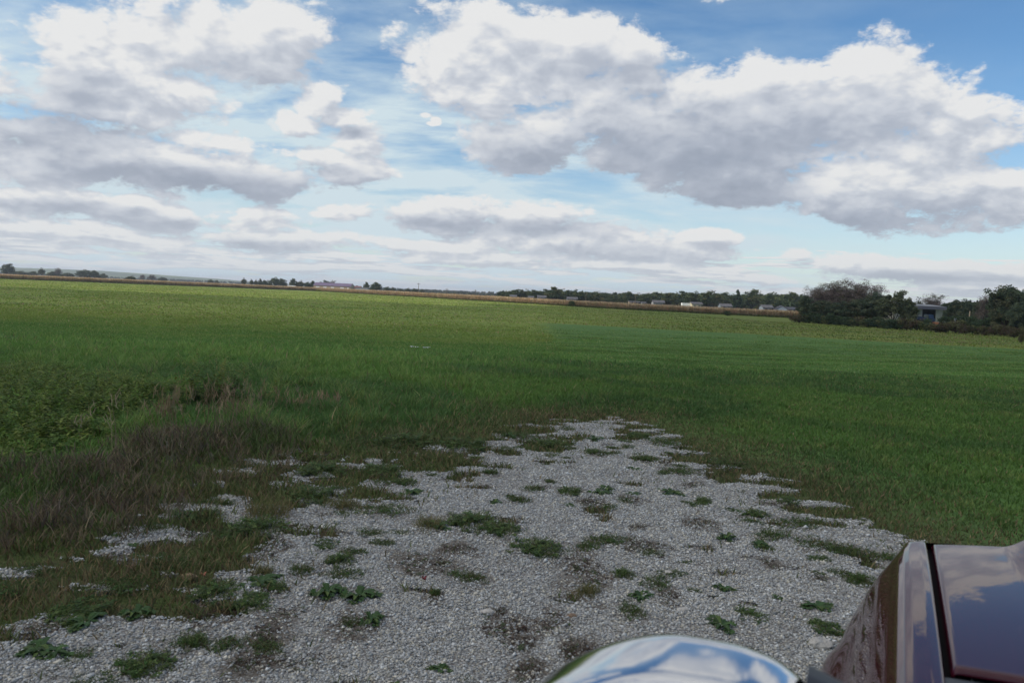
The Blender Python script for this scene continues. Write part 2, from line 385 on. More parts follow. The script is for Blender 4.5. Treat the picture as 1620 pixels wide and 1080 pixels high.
MOWA = np.array(at(850, 510)); MOWB = np.array(at(1620, 553)); MOWC = np.array(at(1000, 655))
def ground_material():
    m_ = bpy.data.materials.new('field ground'); m_.use_nodes = True
    T = NT(m_.node_tree); nt = m_.node_tree; b = nt.nodes['Principled BSDF']
    b.inputs['Roughness'].default_value = 0.95; b.inputs['Specular IOR Level'].default_value = 0.1
    p = T.n('ShaderNodeNewGeometry').outputs['Position']; sp = T.n('ShaderNodeSeparateXYZ', i={0: p})
    X, Y = sp.outputs[0], sp.outputs[1]
    nbig = T.noise(p, 0.035, 4, 0.55).outputs[0]; nmid = T.noise(p, 0.22, 5, 0.6).outputs[0]; nsm = T.noise(p, 1.6, 6, 0.65).outputs[0]; nfi = T.noise(p, 9.0, 4, 0.7).outputs[0]
    # lawn and clover
    lawn = T.mix(T.rng(nmid, 0.3, 0.7), (0.048, 0.095, 0.020), (0.072, 0.130, 0.028))
    lawn = T.mix(T.rng(nsm, 0.42, 0.75), lawn, (0.085, 0.150, 0.035))
    field = T.mix(T.rng(nbig, 0.35, 0.65), (0.100, 0.140, 0.026), (0.135, 0.168, 0.034))
    field = T.mix(T.rng(nsm, 0.45, 0.8), field, (0.165, 0.175, 0.055))
    mrow = T.n('ShaderNodeMapping', i={'Vector': p, 'Rotation': (0, 0, R_(18)), 'Scale': (0.05, 0.55, 1)})
    nrow = T.noise(mrow.outputs[0], 1.0, 6, 0.7).outputs[0]
    field = T.mix(T.math('MULTIPLY', T.rng(nrow, 0.52, 0.72), 0.75), field, (0.075, 0.115, 0.026))
    nstub = T.noise(mrow.outputs[0], 2.3, 6, 0.75).outputs[0]
    field = T.mix(T.math('MULTIPLY', T.rng(nstub, 0.60, 0.72), 0.6), field, (0.22, 0.19, 0.085))
    # mown piece on the right
    def side(A, B):
        nx, ny = (B[1] - A[1]), -(B[0] - A[0]); L = math.hypot(nx, ny)
        return T.math('ADD', T.math('MULTIPLY_ADD', X, nx / L, T.math('MULTIPLY', Y, ny / L)), -(A[0] * nx + A[1] * ny) / L)
    wob = T.math('MULTIPLY', T.math('SUBTRACT', nmid, 0.5), 3.0)
    s1 = T.rng(T.math('ADD', side(MOWA, MOWB), wob), -0.6, 0.8)
    s2 = T.rng(T.math('ADD', side(MOWA, MOWC), wob), 2.0, -3.0)
    mown = T.math('MULTIPLY', s1, s2)
    nst = T.noise(T.n('ShaderNodeMapping', i={'Vector': p, 'Rotation': (0, 0, R_(18)), 'Scale': (0.06, 0.7, 1)}).outputs[0], 1.0, 4, 0.6).outputs[0]
    mowc = T.mix(T.rng(nst, 0.35, 0.65), (0.045, 0.092, 0.024), (0.062, 0.112, 0.031))
    dist = T.rng(T.math('ADD', Y, T.math('MULTIPLY', T.math('SUBTRACT', nbig, 0.5), 60.0)), 26.0, 85.0)
    lawn = T.scale(lawn, 1.6); field = T.scale(field, T.rng(T.math('DIVIDE', X, T.math('ADD', Y, 1.0)), -0.05, 0.30, 1.40, 1.0))  # field lighter on the left, its extra sun put into the colour
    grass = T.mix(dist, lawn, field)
    grass = T.mix(mown, grass, T.scale(mowc, 1.45))
    grass = T.mix(T.rng(nfi, 0.5, 0.8), grass, T.mix(0.6, grass, (0.03, 0.05, 0.012)))
    # bare brown soil near the gravel
    at_ = T.n('ShaderNodeAttribute', attribute_name='tint').outputs['Color']
    sx = T.n('ShaderNodeSeparateColor', i={0: at_})
    soil = T.mix(T.rng(nsm, 0.35, 0.65), (0.070, 0.055, 0.036), (0.045, 0.050, 0.022))
    grass = T.mix(sx.outputs[0], grass, soil)
    # ploughed and stubble land beyond the corn
    far = T.rng(sx.outputs[1], 0.4, 0.6)
    mf = T.n('ShaderNodeMapping', i={'Vector': p, 'Rotation': (0, 0, R_(-14)), 'Scale': (0.0015, 0.012, 1)})
    nf = T.noise(mf.outputs[0], 1.0, 4, 0.6).outputs[0]
    farc = T.ramp(nf, [(0.35, (0.085, 0.062, 0.045)), (0.48, (0.16, 0.12, 0.075)), (0.55, (0.075, 0.10, 0.03)), (0.68, (0.20, 0.155, 0.09))])
    col = T.mix(far, grass, farc)
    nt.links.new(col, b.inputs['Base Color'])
    bp = T.n('ShaderNodeBump', i={'Strength': 0.6, 'Distance': 0.06, 'Height': T.math('ADD', nfi, nsm)})
    nt.links.new(bp.outputs[0], b.inputs['Normal'])
    return m_
def spaced(a, b, n, p):
    t = np.linspace(-1, 1, n); return (a + b) / 2 + np.sign(t) * np.abs(t) ** p * (b - a) / 2
CORN = [(-420, 340), (-259, 405), (-125, 505), (-8, 322), (36, 250), (84, 218), (118, 205)]
def corn_y(x):
    return np.interp(x, [c[0] for c in CORN], [c[1] for c in CORN])
def build_ground():
    xs = spaced(-7000, 7000, 400, 3.4); ys = np.concatenate([-60 + 60 * np.linspace(0, 1, 20)[:-1], 9000 * np.linspace(0, 1, 420) ** 3.2])
    Xg, Yg = np.meshgrid(xs, ys); x, y = Xg.ravel(), Yg.ravel()
    gc = gravel_cover(x, y); sd = poly_sd(x, y, GP)
    z = gz(x, y) - 0.02 * (sd > -0.4)
    col = np.zeros((len(x), 3)); col[:, 0] = np.clip(np.maximum(sstep(-1.6, -0.1, sd) * (0.5 + 0.5 * fbm(x, y, 1.2, 3, 3)), gc), 0, 1)
    col[:, 1] = (y > corn_y(x) + 8)
    ny, nx = Xg.shape
    i = np.arange(ny * nx).reshape(ny, nx)
    F = np.stack([i[:-1, :-1], i[:-1, 1:], i[1:, 1:], i[1:, :-1]], -1).reshape(-1, 4)
    me = mesh_np('ground', np.stack([x, y, z], 1), F, col, True, [ground_material()])
    link('ground', me, kind='structure')
def gravel_material():
    m_ = bpy.data.materials.new('gravel bed'); m_.use_nodes = True
    T = NT(m_.node_tree); nt = m_.node_tree; b = nt.nodes['Principled BSDF']
    b.inputs['Roughness'].default_value = 0.92; b.inputs['Specular IOR Level'].default_value = 0.15
    p = T.n('ShaderNodeNewGeometry').outputs['Position']
    v = T.n('ShaderNodeTexVoronoi', i={'Vector': p, 'Scale': 62.0}); v2 = T.n('ShaderNodeTexVoronoi', i={'Vector': p, 'Scale': 115.0})
    g = T.n('ShaderNodeSeparateColor', i={0: v.outputs['Color']}).outputs[0]; g2 = T.n('ShaderNodeSeparateColor', i={0: v2.outputs['Color']}).outputs[1]
    c = T.ramp(T.math('MULTIPLY_ADD', g, 0.6, T.math('MULTIPLY', g2, 0.4)), [(0.15, (0.20, 0.20, 0.195)), (0.45, (0.30, 0.30, 0.295)), (0.7, (0.39, 0.385, 0.37)), (0.95, (0.52, 0.51, 0.48))])
    c = T.mix(T.rng(v.outputs['Distance'], 0.35, 0.75), c, (0.13, 0.12, 0.11))
    big = T.noise(p, 0.8, 5, 0.6).outputs[0]
    c = T.mix(T.math('MULTIPLY', T.rng(big, 0.5, 0.72), 0.5), c, (0.16, 0.15, 0.13))
    at_ = T.n('ShaderNodeSeparateColor', i={0: T.n('ShaderNodeAttribute', attribute_name='tint').outputs['Color']}).outputs[0]
    soil = T.mix(T.rng(T.noise(p, 30, 4, 0.7).outputs[0], 0.4, 0.6), (0.060, 0.045, 0.032), (0.11, 0.095, 0.075))
    c = T.mix(at_, c, soil)
    nt.links.new(c, b.inputs['Base Color'])
    h = T.math('SUBTRACT', 1.0, v.outputs['Distance'])
    bp = T.n('ShaderNodeBump', i={'Strength': 1.0, 'Distance': 0.012, 'Height': h})
    nt.links.new(bp.outputs[0], b.inputs['Normal'])
    return m_
def dirt_at(x, y):
    d = np.zeros(np.shape(x))
    for (px, py, rx, ry, k) in PW:
        q = np.hypot((x - px) / (rx * 1.0 + 0.02), (y - py) / (ry * 1.5 + 0.05))
        d = np.maximum(d, sstep(1.05, 0.85, q + 1.5 * (fbm(x, y, 7, 4, 4) - 0.5)) * (0.75 if k == 'dry' else 0.5))
    return d
def build_gravel():
    n = 0.055
    xs = np.arange(-9.5, 9.5, n); ys = np.arange(-2, 12.6, n)
    Xg, Yg = np.meshgrid(xs, ys); x, y = Xg.ravel(), Yg.ravel()
    g = gravel_cover(x, y)
    z = gz(x, y) + 0.022 * (fbm(x, y, 6, 3, 2) - 0.5) + 0.006 - 0.05 * (1 - g)
    ny, nx = Xg.shape
    i = np.arange(ny * nx).reshape(ny, nx)
    F = np.stack([i[:-1, :-1], i[:-1, 1:], i[1:, 1:], i[1:, :-1]], -1).reshape(-1, 4)
    keep = g[F].max(1) > 0.02
    F = F[keep]; used = np.unique(F); remap = np.full(len(x), -1); remap[used] = np.arange(len(used)); F = remap[F]
    d = np.maximum(dirt_at(x, y), 1 - g) * 0.95
    col = np.repeat(d[:, None], 3, 1)[used]
    link('gravel_drive', mesh_np('gravel_drive', np.stack([x, y, z], 1)[used], F, col, True, [gravel_material()]), kind='structure')
    # drive behind the camera
    me = mesh_np('gravel_road', [(-9.4, -14, -0.005), (9.4, -14, -0.005), (9.4, -1.97, 0.004), (-9.4, -1.97, 0.004)], [(0, 1, 2, 3)], np.zeros((4, 3)), False, [bpy.data.materials['gravel bed']])
    link('gravel_road', me, kind='structure')
    # loose stones
    N = 1050000
    r = 2.2 + 9.8 * rng.random(N) ** 1.25; u = (rng.random(N) * 2 - 1) * 0.80
    y = r; x = u * (r + 2.4)
    g = gravel_cover(x, y) * (1 - 0.8 * dirt_at(x, y)); keep = rng.random(N) < g * (0.45 + 0.55 * (fbm(x, y, 2.5, 3, 8) > 0.42))
    x, y = x[keep], y[keep]; n_ = len(x)
    s = 0.0036 + 0.0062 * rng.random(n_) ** 2.6; s = s * (1 + 0.03 * y); s[rng.random(n_) < 0.003] *= 2.0
    base = np.array([(1, 0, 0), (-1, 0, 0), (0, 1, 0), (0, -1, 0), (0, 0, 1), (0, 0, -1)], float)
    V = base[None] * (0.6 + 0.8 * rng.random((n_, 6, 1))) + (rng.random((n_, 6, 3)) - 0.5) * 0.75
    V[:, :, 2] *= 0.7
    an = rng.random(n_) * 6.283; ca, sa = np.cos(an)[:, None], np.sin(an)[:, None]
    vx = V[:, :, 0] * ca * 1.25 - V[:, :, 1] * sa; vy = V[:, :, 0] * sa * 1.25 + V[:, :, 1] * ca
    V = np.stack([vx, vy, V[:, :, 2]], -1) * s[:, None, None]
    z = gz(x, y) + 0.022 * (fbm(x, y, 6, 3, 2) - 0.5) + 0.006 + s * 0.25
    V += np.stack([x, y, z], 1)[:, None, :]
    f = np.array([(0, 2, 4), (2, 1, 4), (1, 3, 4), (3, 0, 4), (2, 0, 5), (1, 2, 5), (3, 1, 5), (0, 3, 5)])
    F = (f[None] + (np.arange(n_) * 6)[:, None, None]).reshape(-1, 3)
    t = rng.random(n_); v = 0.185 + 0.25 * t ** 1.1 + 0.20 * (rng.random(n_) < 0.10)
    hue = rng.random(n_)
    C = np.stack([v * (0.98 + 0.10 * (hue > 0.75)), v * (1.0 + 0.02 * (hue > 0.75)), v * (0.99 - 0.12 * (hue > 0.75))], 1)
    C = np.repeat(C[:, None, :], 6, 1).reshape(-1, 3)
    mg = mat_tint('gravel stone', 0.85, 0.0, 0.25)
    link('loose_gravel', mesh_np('loose_gravel', V.reshape(-1, 3), F, C, False, [mg]), label='loose pale grey limestone gravel covering the drive', cat='gravel', kind='stuff')

# ------------------------------------------------------------------ grass
def blades(x, y, h, w, col, lean=0.35, z=None, curve=0.5, tipcol=None, seg=2):
    """tapered bent blades; every array has one entry per blade"""
    n = len(x); z = gz(x, y) if z is None else z
    a = rng.random(n) * 6.283; bx, by = np.cos(a), np.sin(a)
    la = rng.random(n) * 6.283; ll = lean * h * (0.3 + 1.0 * rng.random(n)); lx, ly = np.cos(la) * ll, np.sin(la) * ll
    P = np.zeros((n, 5, 3))
    def put(k, side, t, tw):
        cx = x + lx * t ** (1 + curve); cy = y + ly * t ** (1 + curve)
        P[:, k, 0] = cx + side * bx * w * tw; P[:, k, 1] = cy + side * by * w * tw
        P[:, k, 2] = z - 0.01 + h * t * (1 - 0.25 * (ll / (h + 1e-6)) * t)
    put(0, -1, 0, 1.0); put(1, 1, 0, 1.0); put(2, -1, 0.55, 0.8); put(3, 1, 0.55, 0.8); put(4, 0, 1.0, 0)
    f = np.array([(0, 1, 3), (0, 3, 2), (2, 3, 4)])
    F = (f[None] + (np.arange(n) * 5)[:, None, None]).reshape(-1, 3)
    C = np.repeat(col[:, None, :], 5, 1)
    if tipcol is not None: C[:, 4] = tipcol
    return P.reshape(-1, 3), F, C.reshape(-1, 3)
def merge(parts):
    V, F, C, o = [], [], [], 0
    for v, f, c in parts:
        V.append(v); F.append(f + o); C.append(c); o += len(v)
    return np.vstack(V), np.vstack(F), np.vstack(C)
def tints(n, base, var=0.3, alt=None, pa=0.2):
    base = np.array(base); c = base[None] * (1 + var * (rng.random((n, 1)) * 2 - 1)) * (1 + 0.12 * (rng.random((n, 3)) * 2 - 1))
    if alt is not None:
        k = rng.random(n) < pa; c[k] = np.array(alt)[None] * (1 + var * (rng.random((k.sum(), 1)) * 2 - 1))
    return c
def frustum(n, y0, y1, power=1.0, margin=1.04):
    y = y0 + (y1 - y0) * rng.random(n) ** power
    u = (rng.random(n) * 2 - 1)
    return u * (0.66 * margin * y + 2.6), y
WEEDS = outline([(-300, 770), (-60, 752), (120, 730), (210, 702), (290, 688), (400, 678), (480, 682), (470, 705), (430, 732), (370, 768), (310, 810), (230, 840), (120, 850), (0, 870), (-250, 880)])
BUSHY = outline([(-350, 640), (-100, 600), (0, 595), (130, 600), (260, 615), (330, 630), (330, 655), (250, 670), (170, 700), (120, 725), (0, 740), (-300, 740)])
EDGE = 'edge'
def in_mown(x, y):
    w_ = 1.6 * (fbm(x, y, 0.25, 3, 88) - 0.5)
    def sd_(A, B):
        nx, ny = (B[1] - A[1]), -(B[0] - A[0]); L = math.hypot(nx, ny); return ((x - A[0]) * nx + (y - A[1]) * ny) / L
    near = sd_(MOWA, MOWB) + w_; right = -(sd_(MOWA, MOWC)) * 1.0 + 3 * w_
    return near, right
def build_grass():
    gm = mat_tint('grass blades', 0.65, 0.35, 0.25)
    parts = []
    # near and middle lawn
    x, y = frustum(680000, 2.6, 28.0, 0.85, 1.08)
    sd = poly_sd(x, y, GP); gc = gravel_cover(x, y); wd = poly_sd(x, y, WEEDS)
    fr = sstep(2.2, 0.2, sd); keep = ((gc < 0.35) | (rng.random(len(x)) < 0.10 * fr * sstep(0.40, 0.60, fbm(x, y, 3.0, 3, 35)))) & (rng.random(len(x)) < np.where(wd > 0.2, 0.75, 1.0))
    keep &= rng.random(len(x)) > 0.9 * sstep(14, 28, y)
    x, y, sd, wd = x[keep], y[keep], sd[keep], wd[keep]; n = len(x)
    patch = fbm(x, y, 0.35, 4, 12); fine = fbm(x, y, 2.2, 3, 14); clump = fbm(x, y, 5.0, 2, 15)
    edge = sstep(-2.2, -0.1, sd + 0.8 * (fine - 0.5))
    nl, rl = in_mown(x, y); right = sstep(-1.0, 1.0, rl)
    h = (0.045 + 0.05 * fine + 0.05 * patch + 0.05 * sstep(0.55, 0.8, clump)) * (1 + 0.02 * y) * (1 - 0.5 * edge) * (1.0 - 0.42 * right)
    h = h * (0.6 + 0.8 * rng.random(n))
    left = sstep(1.0, -4.0, x)
    h *= 1 + 0.6 * left * sstep(0.45, 0.7, fine)
    w = 0.0028 + 0.00042 * y * (0.7 + 0.6 * rng.random(n))
    g1 = np.array([0.068, 0.125, 0.026]); g2 = np.array([0.045, 0.088, 0.024]); g3 = np.array([0.125, 0.160, 0.042]); br = np.array([0.115, 0.088, 0.045]); b2 = np.array([0.070, 0.075, 0.030])
    C = g1 + (g2 - g1) * sstep(0.35, 0.65, patch)[:, None]
    C = C + (g3 - C) * (0.7 * sstep(0.52, 0.75, fine) * (rng.random(n) < 0.6))[:, None]
    C = C + (b2 - C) * (edge * 0.7)[:, None]
    k = rng.random(n) < (0.05 + 0.28 * edge + 0.25 * edge * sstep(0.5, 0.7, fbm(x, y, 0.8, 3, 44))); C[k] = br * (0.6 + 0.9 * rng.random((k.sum(), 1)))
    C *= (0.72 + 0.56 * rng.random((n, 1)))
    C *= ((1.35 + 0.45 * sstep(3, -4, x) * (1 - edge)) * (1 + 0.12 * sstep(12, 24, y)))[:, None]  # tint raised leftwards for sun, and with distance against blade shade
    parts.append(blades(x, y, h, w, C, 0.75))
    # further lawn
    x, y = frustum(760000, 13, 92, 1.2, 1.05); keep = (rng.random(len(x)) > sstep(50, 92, y)) & (rng.random(len(x)) < 0.15 + 0.85 * sstep(13, 26, y)); x, y = x[keep], y[keep]; n = len(x)
    fine = fbm(x, y, 0.9, 3, 14); patch = fbm(x, y, 0.2, 3, 19)
    cl = fbm(x, y, 0.45, 3, 51)
    nl, rl = in_mown(x, y); mow = (nl > 0) & (rl > 0); over = (nl <= 0) & (rl > 0)
    streak = fbm(x * 0.3 + y * 0.1, y - 0.3 * x, 0.55, 3, 89)
    h = (0.05 + 0.07 * fine + 0.12 * sstep(0.55, 0.75, cl)) * (0.6 + 0.8 * rng.random(n)) * np.where(mow, 0.55, 0.9); w = 0.0035 + 0.00027 * y
    t = sstep(26, 88, y + 45 * (patch - 0.5) + 12 * (cl - 0.5)) * np.where(mow, 0.12, 1.0); t = np.where(over, np.maximum(t, 0.85), t)
    C = np.array([0.062, 0.115, 0.026]) + (np.array([0.125, 0.160, 0.030]) - np.array([0.062, 0.115, 0.026])) * t[:, None]
    k = rng.random(n) < 0.06 * (1 + 2 * t); C[k] = np.array([0.20, 0.18, 0.07])
    C *= (0.7 + 0.6 * rng.random((n, 1)))
    C *= (1.75 - 0.10 * t)[:, None] * np.where(mow, 0.80 + 0.35 * sstep(0.35, 0.65, streak), 1.0)[:, None]
    parts.append(blades(x, y, h, w, C, 0.8))
    V, F, C = merge(parts)
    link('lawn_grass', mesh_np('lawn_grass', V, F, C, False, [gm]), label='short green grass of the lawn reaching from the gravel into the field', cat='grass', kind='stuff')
    # tufts of the far crop cover
    x, y = frustum(300000, 48, 430, 1.30, 1.06)
    keep = (y < corn_y(x) - 1) & (rng.random(len(x)) < sstep(46, 95, y)) & (y < np.interp(x, [20, 50, 120], [500, 160, 116])); x, y = x[keep], y[keep]; n = len(x)
    nl, rl = in_mown(x, y); keep = ~((nl > 0) & (rl > 0)); x, y = x[keep], y[keep]; n = len(x)
    cl = fbm(x * 0.45 + y * 0.1, y - 0.2 * x, 0.13, 4, 61); cl2 = fbm(x, y, 0.5, 2, 62)
    keep = rng.random(n) < 0.25 + 0.75 * sstep(0.36, 0.60, cl * 0.6 + cl2 * 0.4); x, y, cl = x[keep], y[keep], cl[keep]; n = len(x)
    h = (0.07 + 0.13 * rng.random(n) ** 1.5); w = 0.022 + 0.00040 * y
    C = tints(n, (0.132, 0.170, 0.030), 0.30, (0.23, 0.19, 0.09), 0.15)
    dk = sstep(0.52, 0.66, fbm(x * 0.35 + y * 0.08, y - 0.2 * x, 0.35, 4, 64))[:, None]; C = C * (1 - dk * np.array([0.42, 0.25, 0.25]))
    st = fbm(x * 0.25 + y * 0.06, y - 0.2 * x, 0.28, 4, 66) > 0.63; k = st & (rng.random(n) < 0.5); C[k] = tints(k.sum(), (0.21, 0.17, 0.085), 0.3)
    C *= np.where(x > 0.12 * y + 4, 1.15, 1.6)[:, None] if False else (1.60 - 0.60 * sstep(-0.05, 0.30, x / y))[:, None]  # tufts lighter on the left, the sun there put into their tint
    V, F, C = blades(x, y, h, w, C, 0.9)
    link('crop_cover', mesh_np('crop_cover', V, F, C, False, [gm]), label='yellow green leafy cover crop in the wide field before the corn', cat='crop', kind='stuff')
    # dry dark weeds left of the gravel
    x = rng.uniform(-12, -1, 60000); y = rng.uniform(3, 14, 60000)
    wd = poly_sd(x, y, WEEDS) + 1.6 * (fbm(x, y, 0.9, 3, 70) - 0.5)
    keep = (wd > 0) & (rng.random(len(x)) < 0.15 + sstep(0, 1.0, wd) * 0.85) & (rng.random(len(x)) < 0.25 + 0.75 * sstep(0.3, 0.6, fbm(x, y, 1.3, 3, 71))); x, y, wd = x[keep], y[keep], wd[keep]
    x, y, wd = x[:11000], y[:11000], wd[:11000]; n = len(x)
    hh = (0.08 + 0.20 * sstep(0, 0.9, wd) * (0.4 + 0.9 * fbm(x, y, 0.7, 3, 73))) * (0.6 + 0.7 * rng.random(n))
    C = tints(n, (0.125, 0.100, 0.066), 0.4, (0.18, 0.14, 0.085), 0.25)
    k = rng.random(n) < 0.20 + 0.45 * (fbm(x, y, 1.1, 3, 78) > 0.55); C[k] = tints(k.sum(), (0.075, 0.105, 0.032), 0.35)
    parts = [blades(x, y, hh, np.full(n, 0.0030), C, 0.75, curve=0.2)]
    for j in range(7):   # side twigs with small seed heads
        t = 0.35 + 0.65 * rng.random(n); zz = gz(x, y) + hh * t * 0.9
        parts.append(blades(x + rng.normal(0, .035, n) * (0.4 + t), y + rng.normal(0, .035, n) * (0.4 + t), 0.05 + 0.09 * rng.random(n), np.full(n, 0.0045), C * (0.75 + 0.5 * rng.random((n, 1))), 0.8, zz))
    V, F, C = merge(parts)
    link('dry_weeds', mesh_np('dry_weeds', V, F, C, False, [gm]), label='dark brown dried weeds with bare stems along the left edge of the gravel', cat='weeds', kind='stuff')
    # bushy green weeds further left: leafy stems that arch over
    x = rng.uniform(-17, -2.5, 16000); y = rng.uniform(6, 17, 16000)
    wd = poly_sd(x, y, BUSHY) + 2.6 * (fbm(x, y, 0.7, 3, 80) - 0.5); keep = wd > 0
    x, y, wd = x[keep][:6000], y[keep][:6000], wd[keep][:6000]
    V, F, C = leafy_stems(x, y, (0.12 + 0.42 * sstep(0, 1.6, wd) * (0.5 + 0.9 * fbm(x, y, 0.8, 3, 82))), 26, (0.095, 0.165, 0.026), (0.150, 0.190, 0.038), gzv=gz(x, y))
    link('leafy_weeds', mesh_np('leafy_weeds', V, F, C, False, [gm]), label='waist high mass of bright green leafy weeds behind the dried stems', cat='weeds', kind='stuff')
def leafy_stems(x, y, h, nl, c1, c2, gzv=None, leaf=0.045, spread=0.45):
    n = len(x); gzv = np.zeros(n) if gzv is None else gzv
    la = rng.random(n) * 6.283; ll = spread * h * (0.3 + rng.random(n)); lx, ly = np.cos(la) * ll, np.sin(la) * ll
    sc_ = tints(n, c1, 0.3, c2, 0.4)
    parts = []
    st = blades(x, y, h * 0.95, np.full(n, 0.004), sc_ * np.array([0.8, 0.6, 0.6]), spread)
    for j in range(nl):
        t = 0.15 + 0.85 * (j + rng.random(n)) / nl
        cx = x + lx * t ** 1.5; cy = y + ly * t ** 1.5; cz = gzv + h * t * (1 - 0.3 * t * spread)
        an = rng.random(n) * 6.283; L = leaf * (1.25 - 0.7 * t) * (0.6 + 0.8 * rng.random(n)) * 1.6; wv = L * 0.22
        dx, dy = np.cos(an), np.sin(an); up = -0.2 + 0.9 * rng.random(n)
        P = np.zeros((n, 4, 3))
        P[:, 0] = np.stack([cx, cy, cz], 1)
        P[:, 1] = np.stack([cx + dx * L * .5 - dy * wv, cy + dy * L * .5 + dx * wv, cz + up * L * .5], 1)
        P[:, 2] = np.stack([cx + dx * L, cy + dy * L, cz + up * L * 0.7], 1)
        P[:, 3] = np.stack([cx + dx * L * .5 + dy * wv, cy + dy * L * .5 - dx * wv, cz + up * L * .5], 1)
        F = np.array([(0, 1, 2), (0, 2, 3)])[None] + (np.arange(n) * 4)[:, None, None]
        parts.append((P.reshape(-1, 3), F.reshape(-1, 3), np.repeat((sc_ * (0.75 + 0.5 * rng.random((n, 1))))[:, None], 4, 1).reshape(-1, 3)))
    return merge(parts)
build_ground(); build_gravel(); build_grass()

# ------------------------------------------------------------------ corn
def build_corn():
    cm = mat_tint('dry corn', 0.8, 0.3, 0.1)
    N = 62000
    x = rng.uniform(-330, 112, N); off = 34 * rng.random(N) ** 1.6; off = np.floor(off / 0.9) * 0.9
    y = corn_y(x) + off
    keep = np.abs(x / y) < 0.72; x, y, off = x[keep], y[keep], off[keep]; n = len(x)
    hs = np.interp(x, [-260, -20, 40, 110], [2.5, 2.2, 1.9, 1.8])
    h = hs * (0.85 + 0.25 * rng.random(n)) * (0.92 + 0.16 * fbm(x, y, 0.15, 3, 90))
    z = gz(x, y)
    C = tints(n, (0.48, 0.34, 0.20), 0.25, (0.58, 0.45, 0.29), 0.3)
    parts = [blades(x, y, h, np.full(n, 0.05), C, 0.08, z)]
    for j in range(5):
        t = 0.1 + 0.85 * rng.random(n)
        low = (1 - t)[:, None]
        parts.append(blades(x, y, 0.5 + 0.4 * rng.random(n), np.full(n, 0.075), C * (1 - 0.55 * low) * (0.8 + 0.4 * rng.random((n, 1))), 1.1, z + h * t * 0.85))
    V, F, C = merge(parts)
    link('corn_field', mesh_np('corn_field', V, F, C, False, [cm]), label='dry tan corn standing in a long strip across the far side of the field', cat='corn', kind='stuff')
    # rank grass along the foot of the corn
    x = rng.uniform(-330, 112, 26000); y = corn_y(x) - 1.5 + 1.8 * rng.random(26000)
    C = tints(len(x), (0.11, 0.10, 0.045), 0.35, (0.06, 0.10, 0.03), 0.4)
    V, F, C = blades(x, y, 0.35 + 0.5 * rng.random(len(x)), np.full(len(x), 0.09), C, 0.6)
    link('headland_grass', mesh_np('headland_grass', V, F, C, False, [bpy.data.materials['grass blades']]), label='rank brownish grass along the foot of the corn', cat='grass', kind='stuff')

# ------------------------------------------------------------------ trees
def tube(P, R, k=6):
    P = np.asarray(P, float); n = len(P); V = []
    for i in range(n):
        t = P[min(i + 1, n - 1)] - P[max(i - 1, 0)]; t = t / (np.linalg.norm(t) + 1e-9)
        a = np.cross(t, [0.3, 0.9, 0.1]); a /= np.linalg.norm(a) + 1e-9; b = np.cross(t, a)
        for j in range(k):
            w = 2 * math.pi * j / k; V.append(P[i] + R[i] * (math.cos(w) * a + math.sin(w) * b))
    F = []
    for i in range(n - 1):
        for j in range(k):
            p, q = i * k + j, i * k + (j + 1) % k
            F += [(p, q, q + k), (p, q + k, p + k)]
    return np.array(V), np.array(F)
def jit(rs, s): return rs.normal(0, s, 3)
def branch(rs, p, d, L, r, depth, out, ends, k=5, droop=0.0):
    pts = [p]; q = p.copy(); dd = d / np.linalg.norm(d); m_ = 4
    for i in range(m_):
        dd = dd + jit(rs, 0.14) + np.array([0, 0, 0.05 - droop]); dd /= np.linalg.norm(dd)
        q = q + dd * L / m_; pts.append(q.copy())
    rr = [max(0.018, r * (1 - 0.55 * i / m_)) for i in range(m_ + 1)]
    out.append(tube(pts, rr, k)); 
    if depth == 0: ends.append(q); return
    for j in range(rs.integers(2, 4) + (depth > 2)):
        i = rs.integers(2, m_ + 1); nd = dd + jit(rs, 0.55) + np.array([0, 0, 0.12])
        branch(rs, pts[i], nd, L * rs.uniform(0.55, 0.8), rr[i] * 0.65, depth - 1, out, ends, max(3, k - 1), droop)
def cat3(parts):
    V, F, o = [], [], 0
    for v, f in parts: V.append(v); F.append(f + o); o += len(v)
    return np.vstack(V), np.vstack(F)
BARK = mat('tree bark', (0.075, 0.062, 0.052), 0.95, 0, 0.1, 0, 0.4, 2.0)
LEAF = mat_tint('tree leaves', 0.75, 0.25, 0.15)
TREES = {}
def leaf_cloud(rs, cen, rad, nper, s, base, alt, pa=0.3):
    V, C = [], []
    for c, r in zip(cen, rad):
        m_ = int(nper * rs.uniform(0.7, 1.3)); d = rs.normal(0, 1, (m_, 3)); d /= np.linalg.norm(d, axis=1)[:, None]
        p = c + d * (r * rs.uniform(0.25, 1.0, (m_, 1)) ** 0.6) * np.array([1.1, 1.1, 0.75])
        a = rs.normal(0, 1, (m_, 3)); a /= np.linalg.norm(a, axis=1)[:, None]; b = np.cross(a, rs.normal(0, 1, (m_, 3))); b /= np.linalg.norm(b, axis=1)[:, None]
        ss = s * rs.uniform(0.5, 1.3, (m_, 1))
        q = np.stack([p - a * ss, p + b * ss * 0.55 + a * ss * 0.1, p + a * ss, p - b * ss * 0.55 - a * ss * 0.2], 1)
        V.append(q.reshape(-1, 3))
        cc = np.array(alt if rs.random() < pa else base) * rs.uniform(0.75, 1.3)
        C.append(np.repeat((cc[None] * rs.uniform(0.75, 1.25, (m_, 1)))[:, None], 4, 1).reshape(-1, 3))
    V = np.vstack(V); C = np.vstack(C); n = len(V) // 4
    F = np.array([(0, 1, 2), (0, 2, 3)])[None] + (np.arange(n) * 4)[:, None, None]
    return V, F.reshape(-1, 3), C
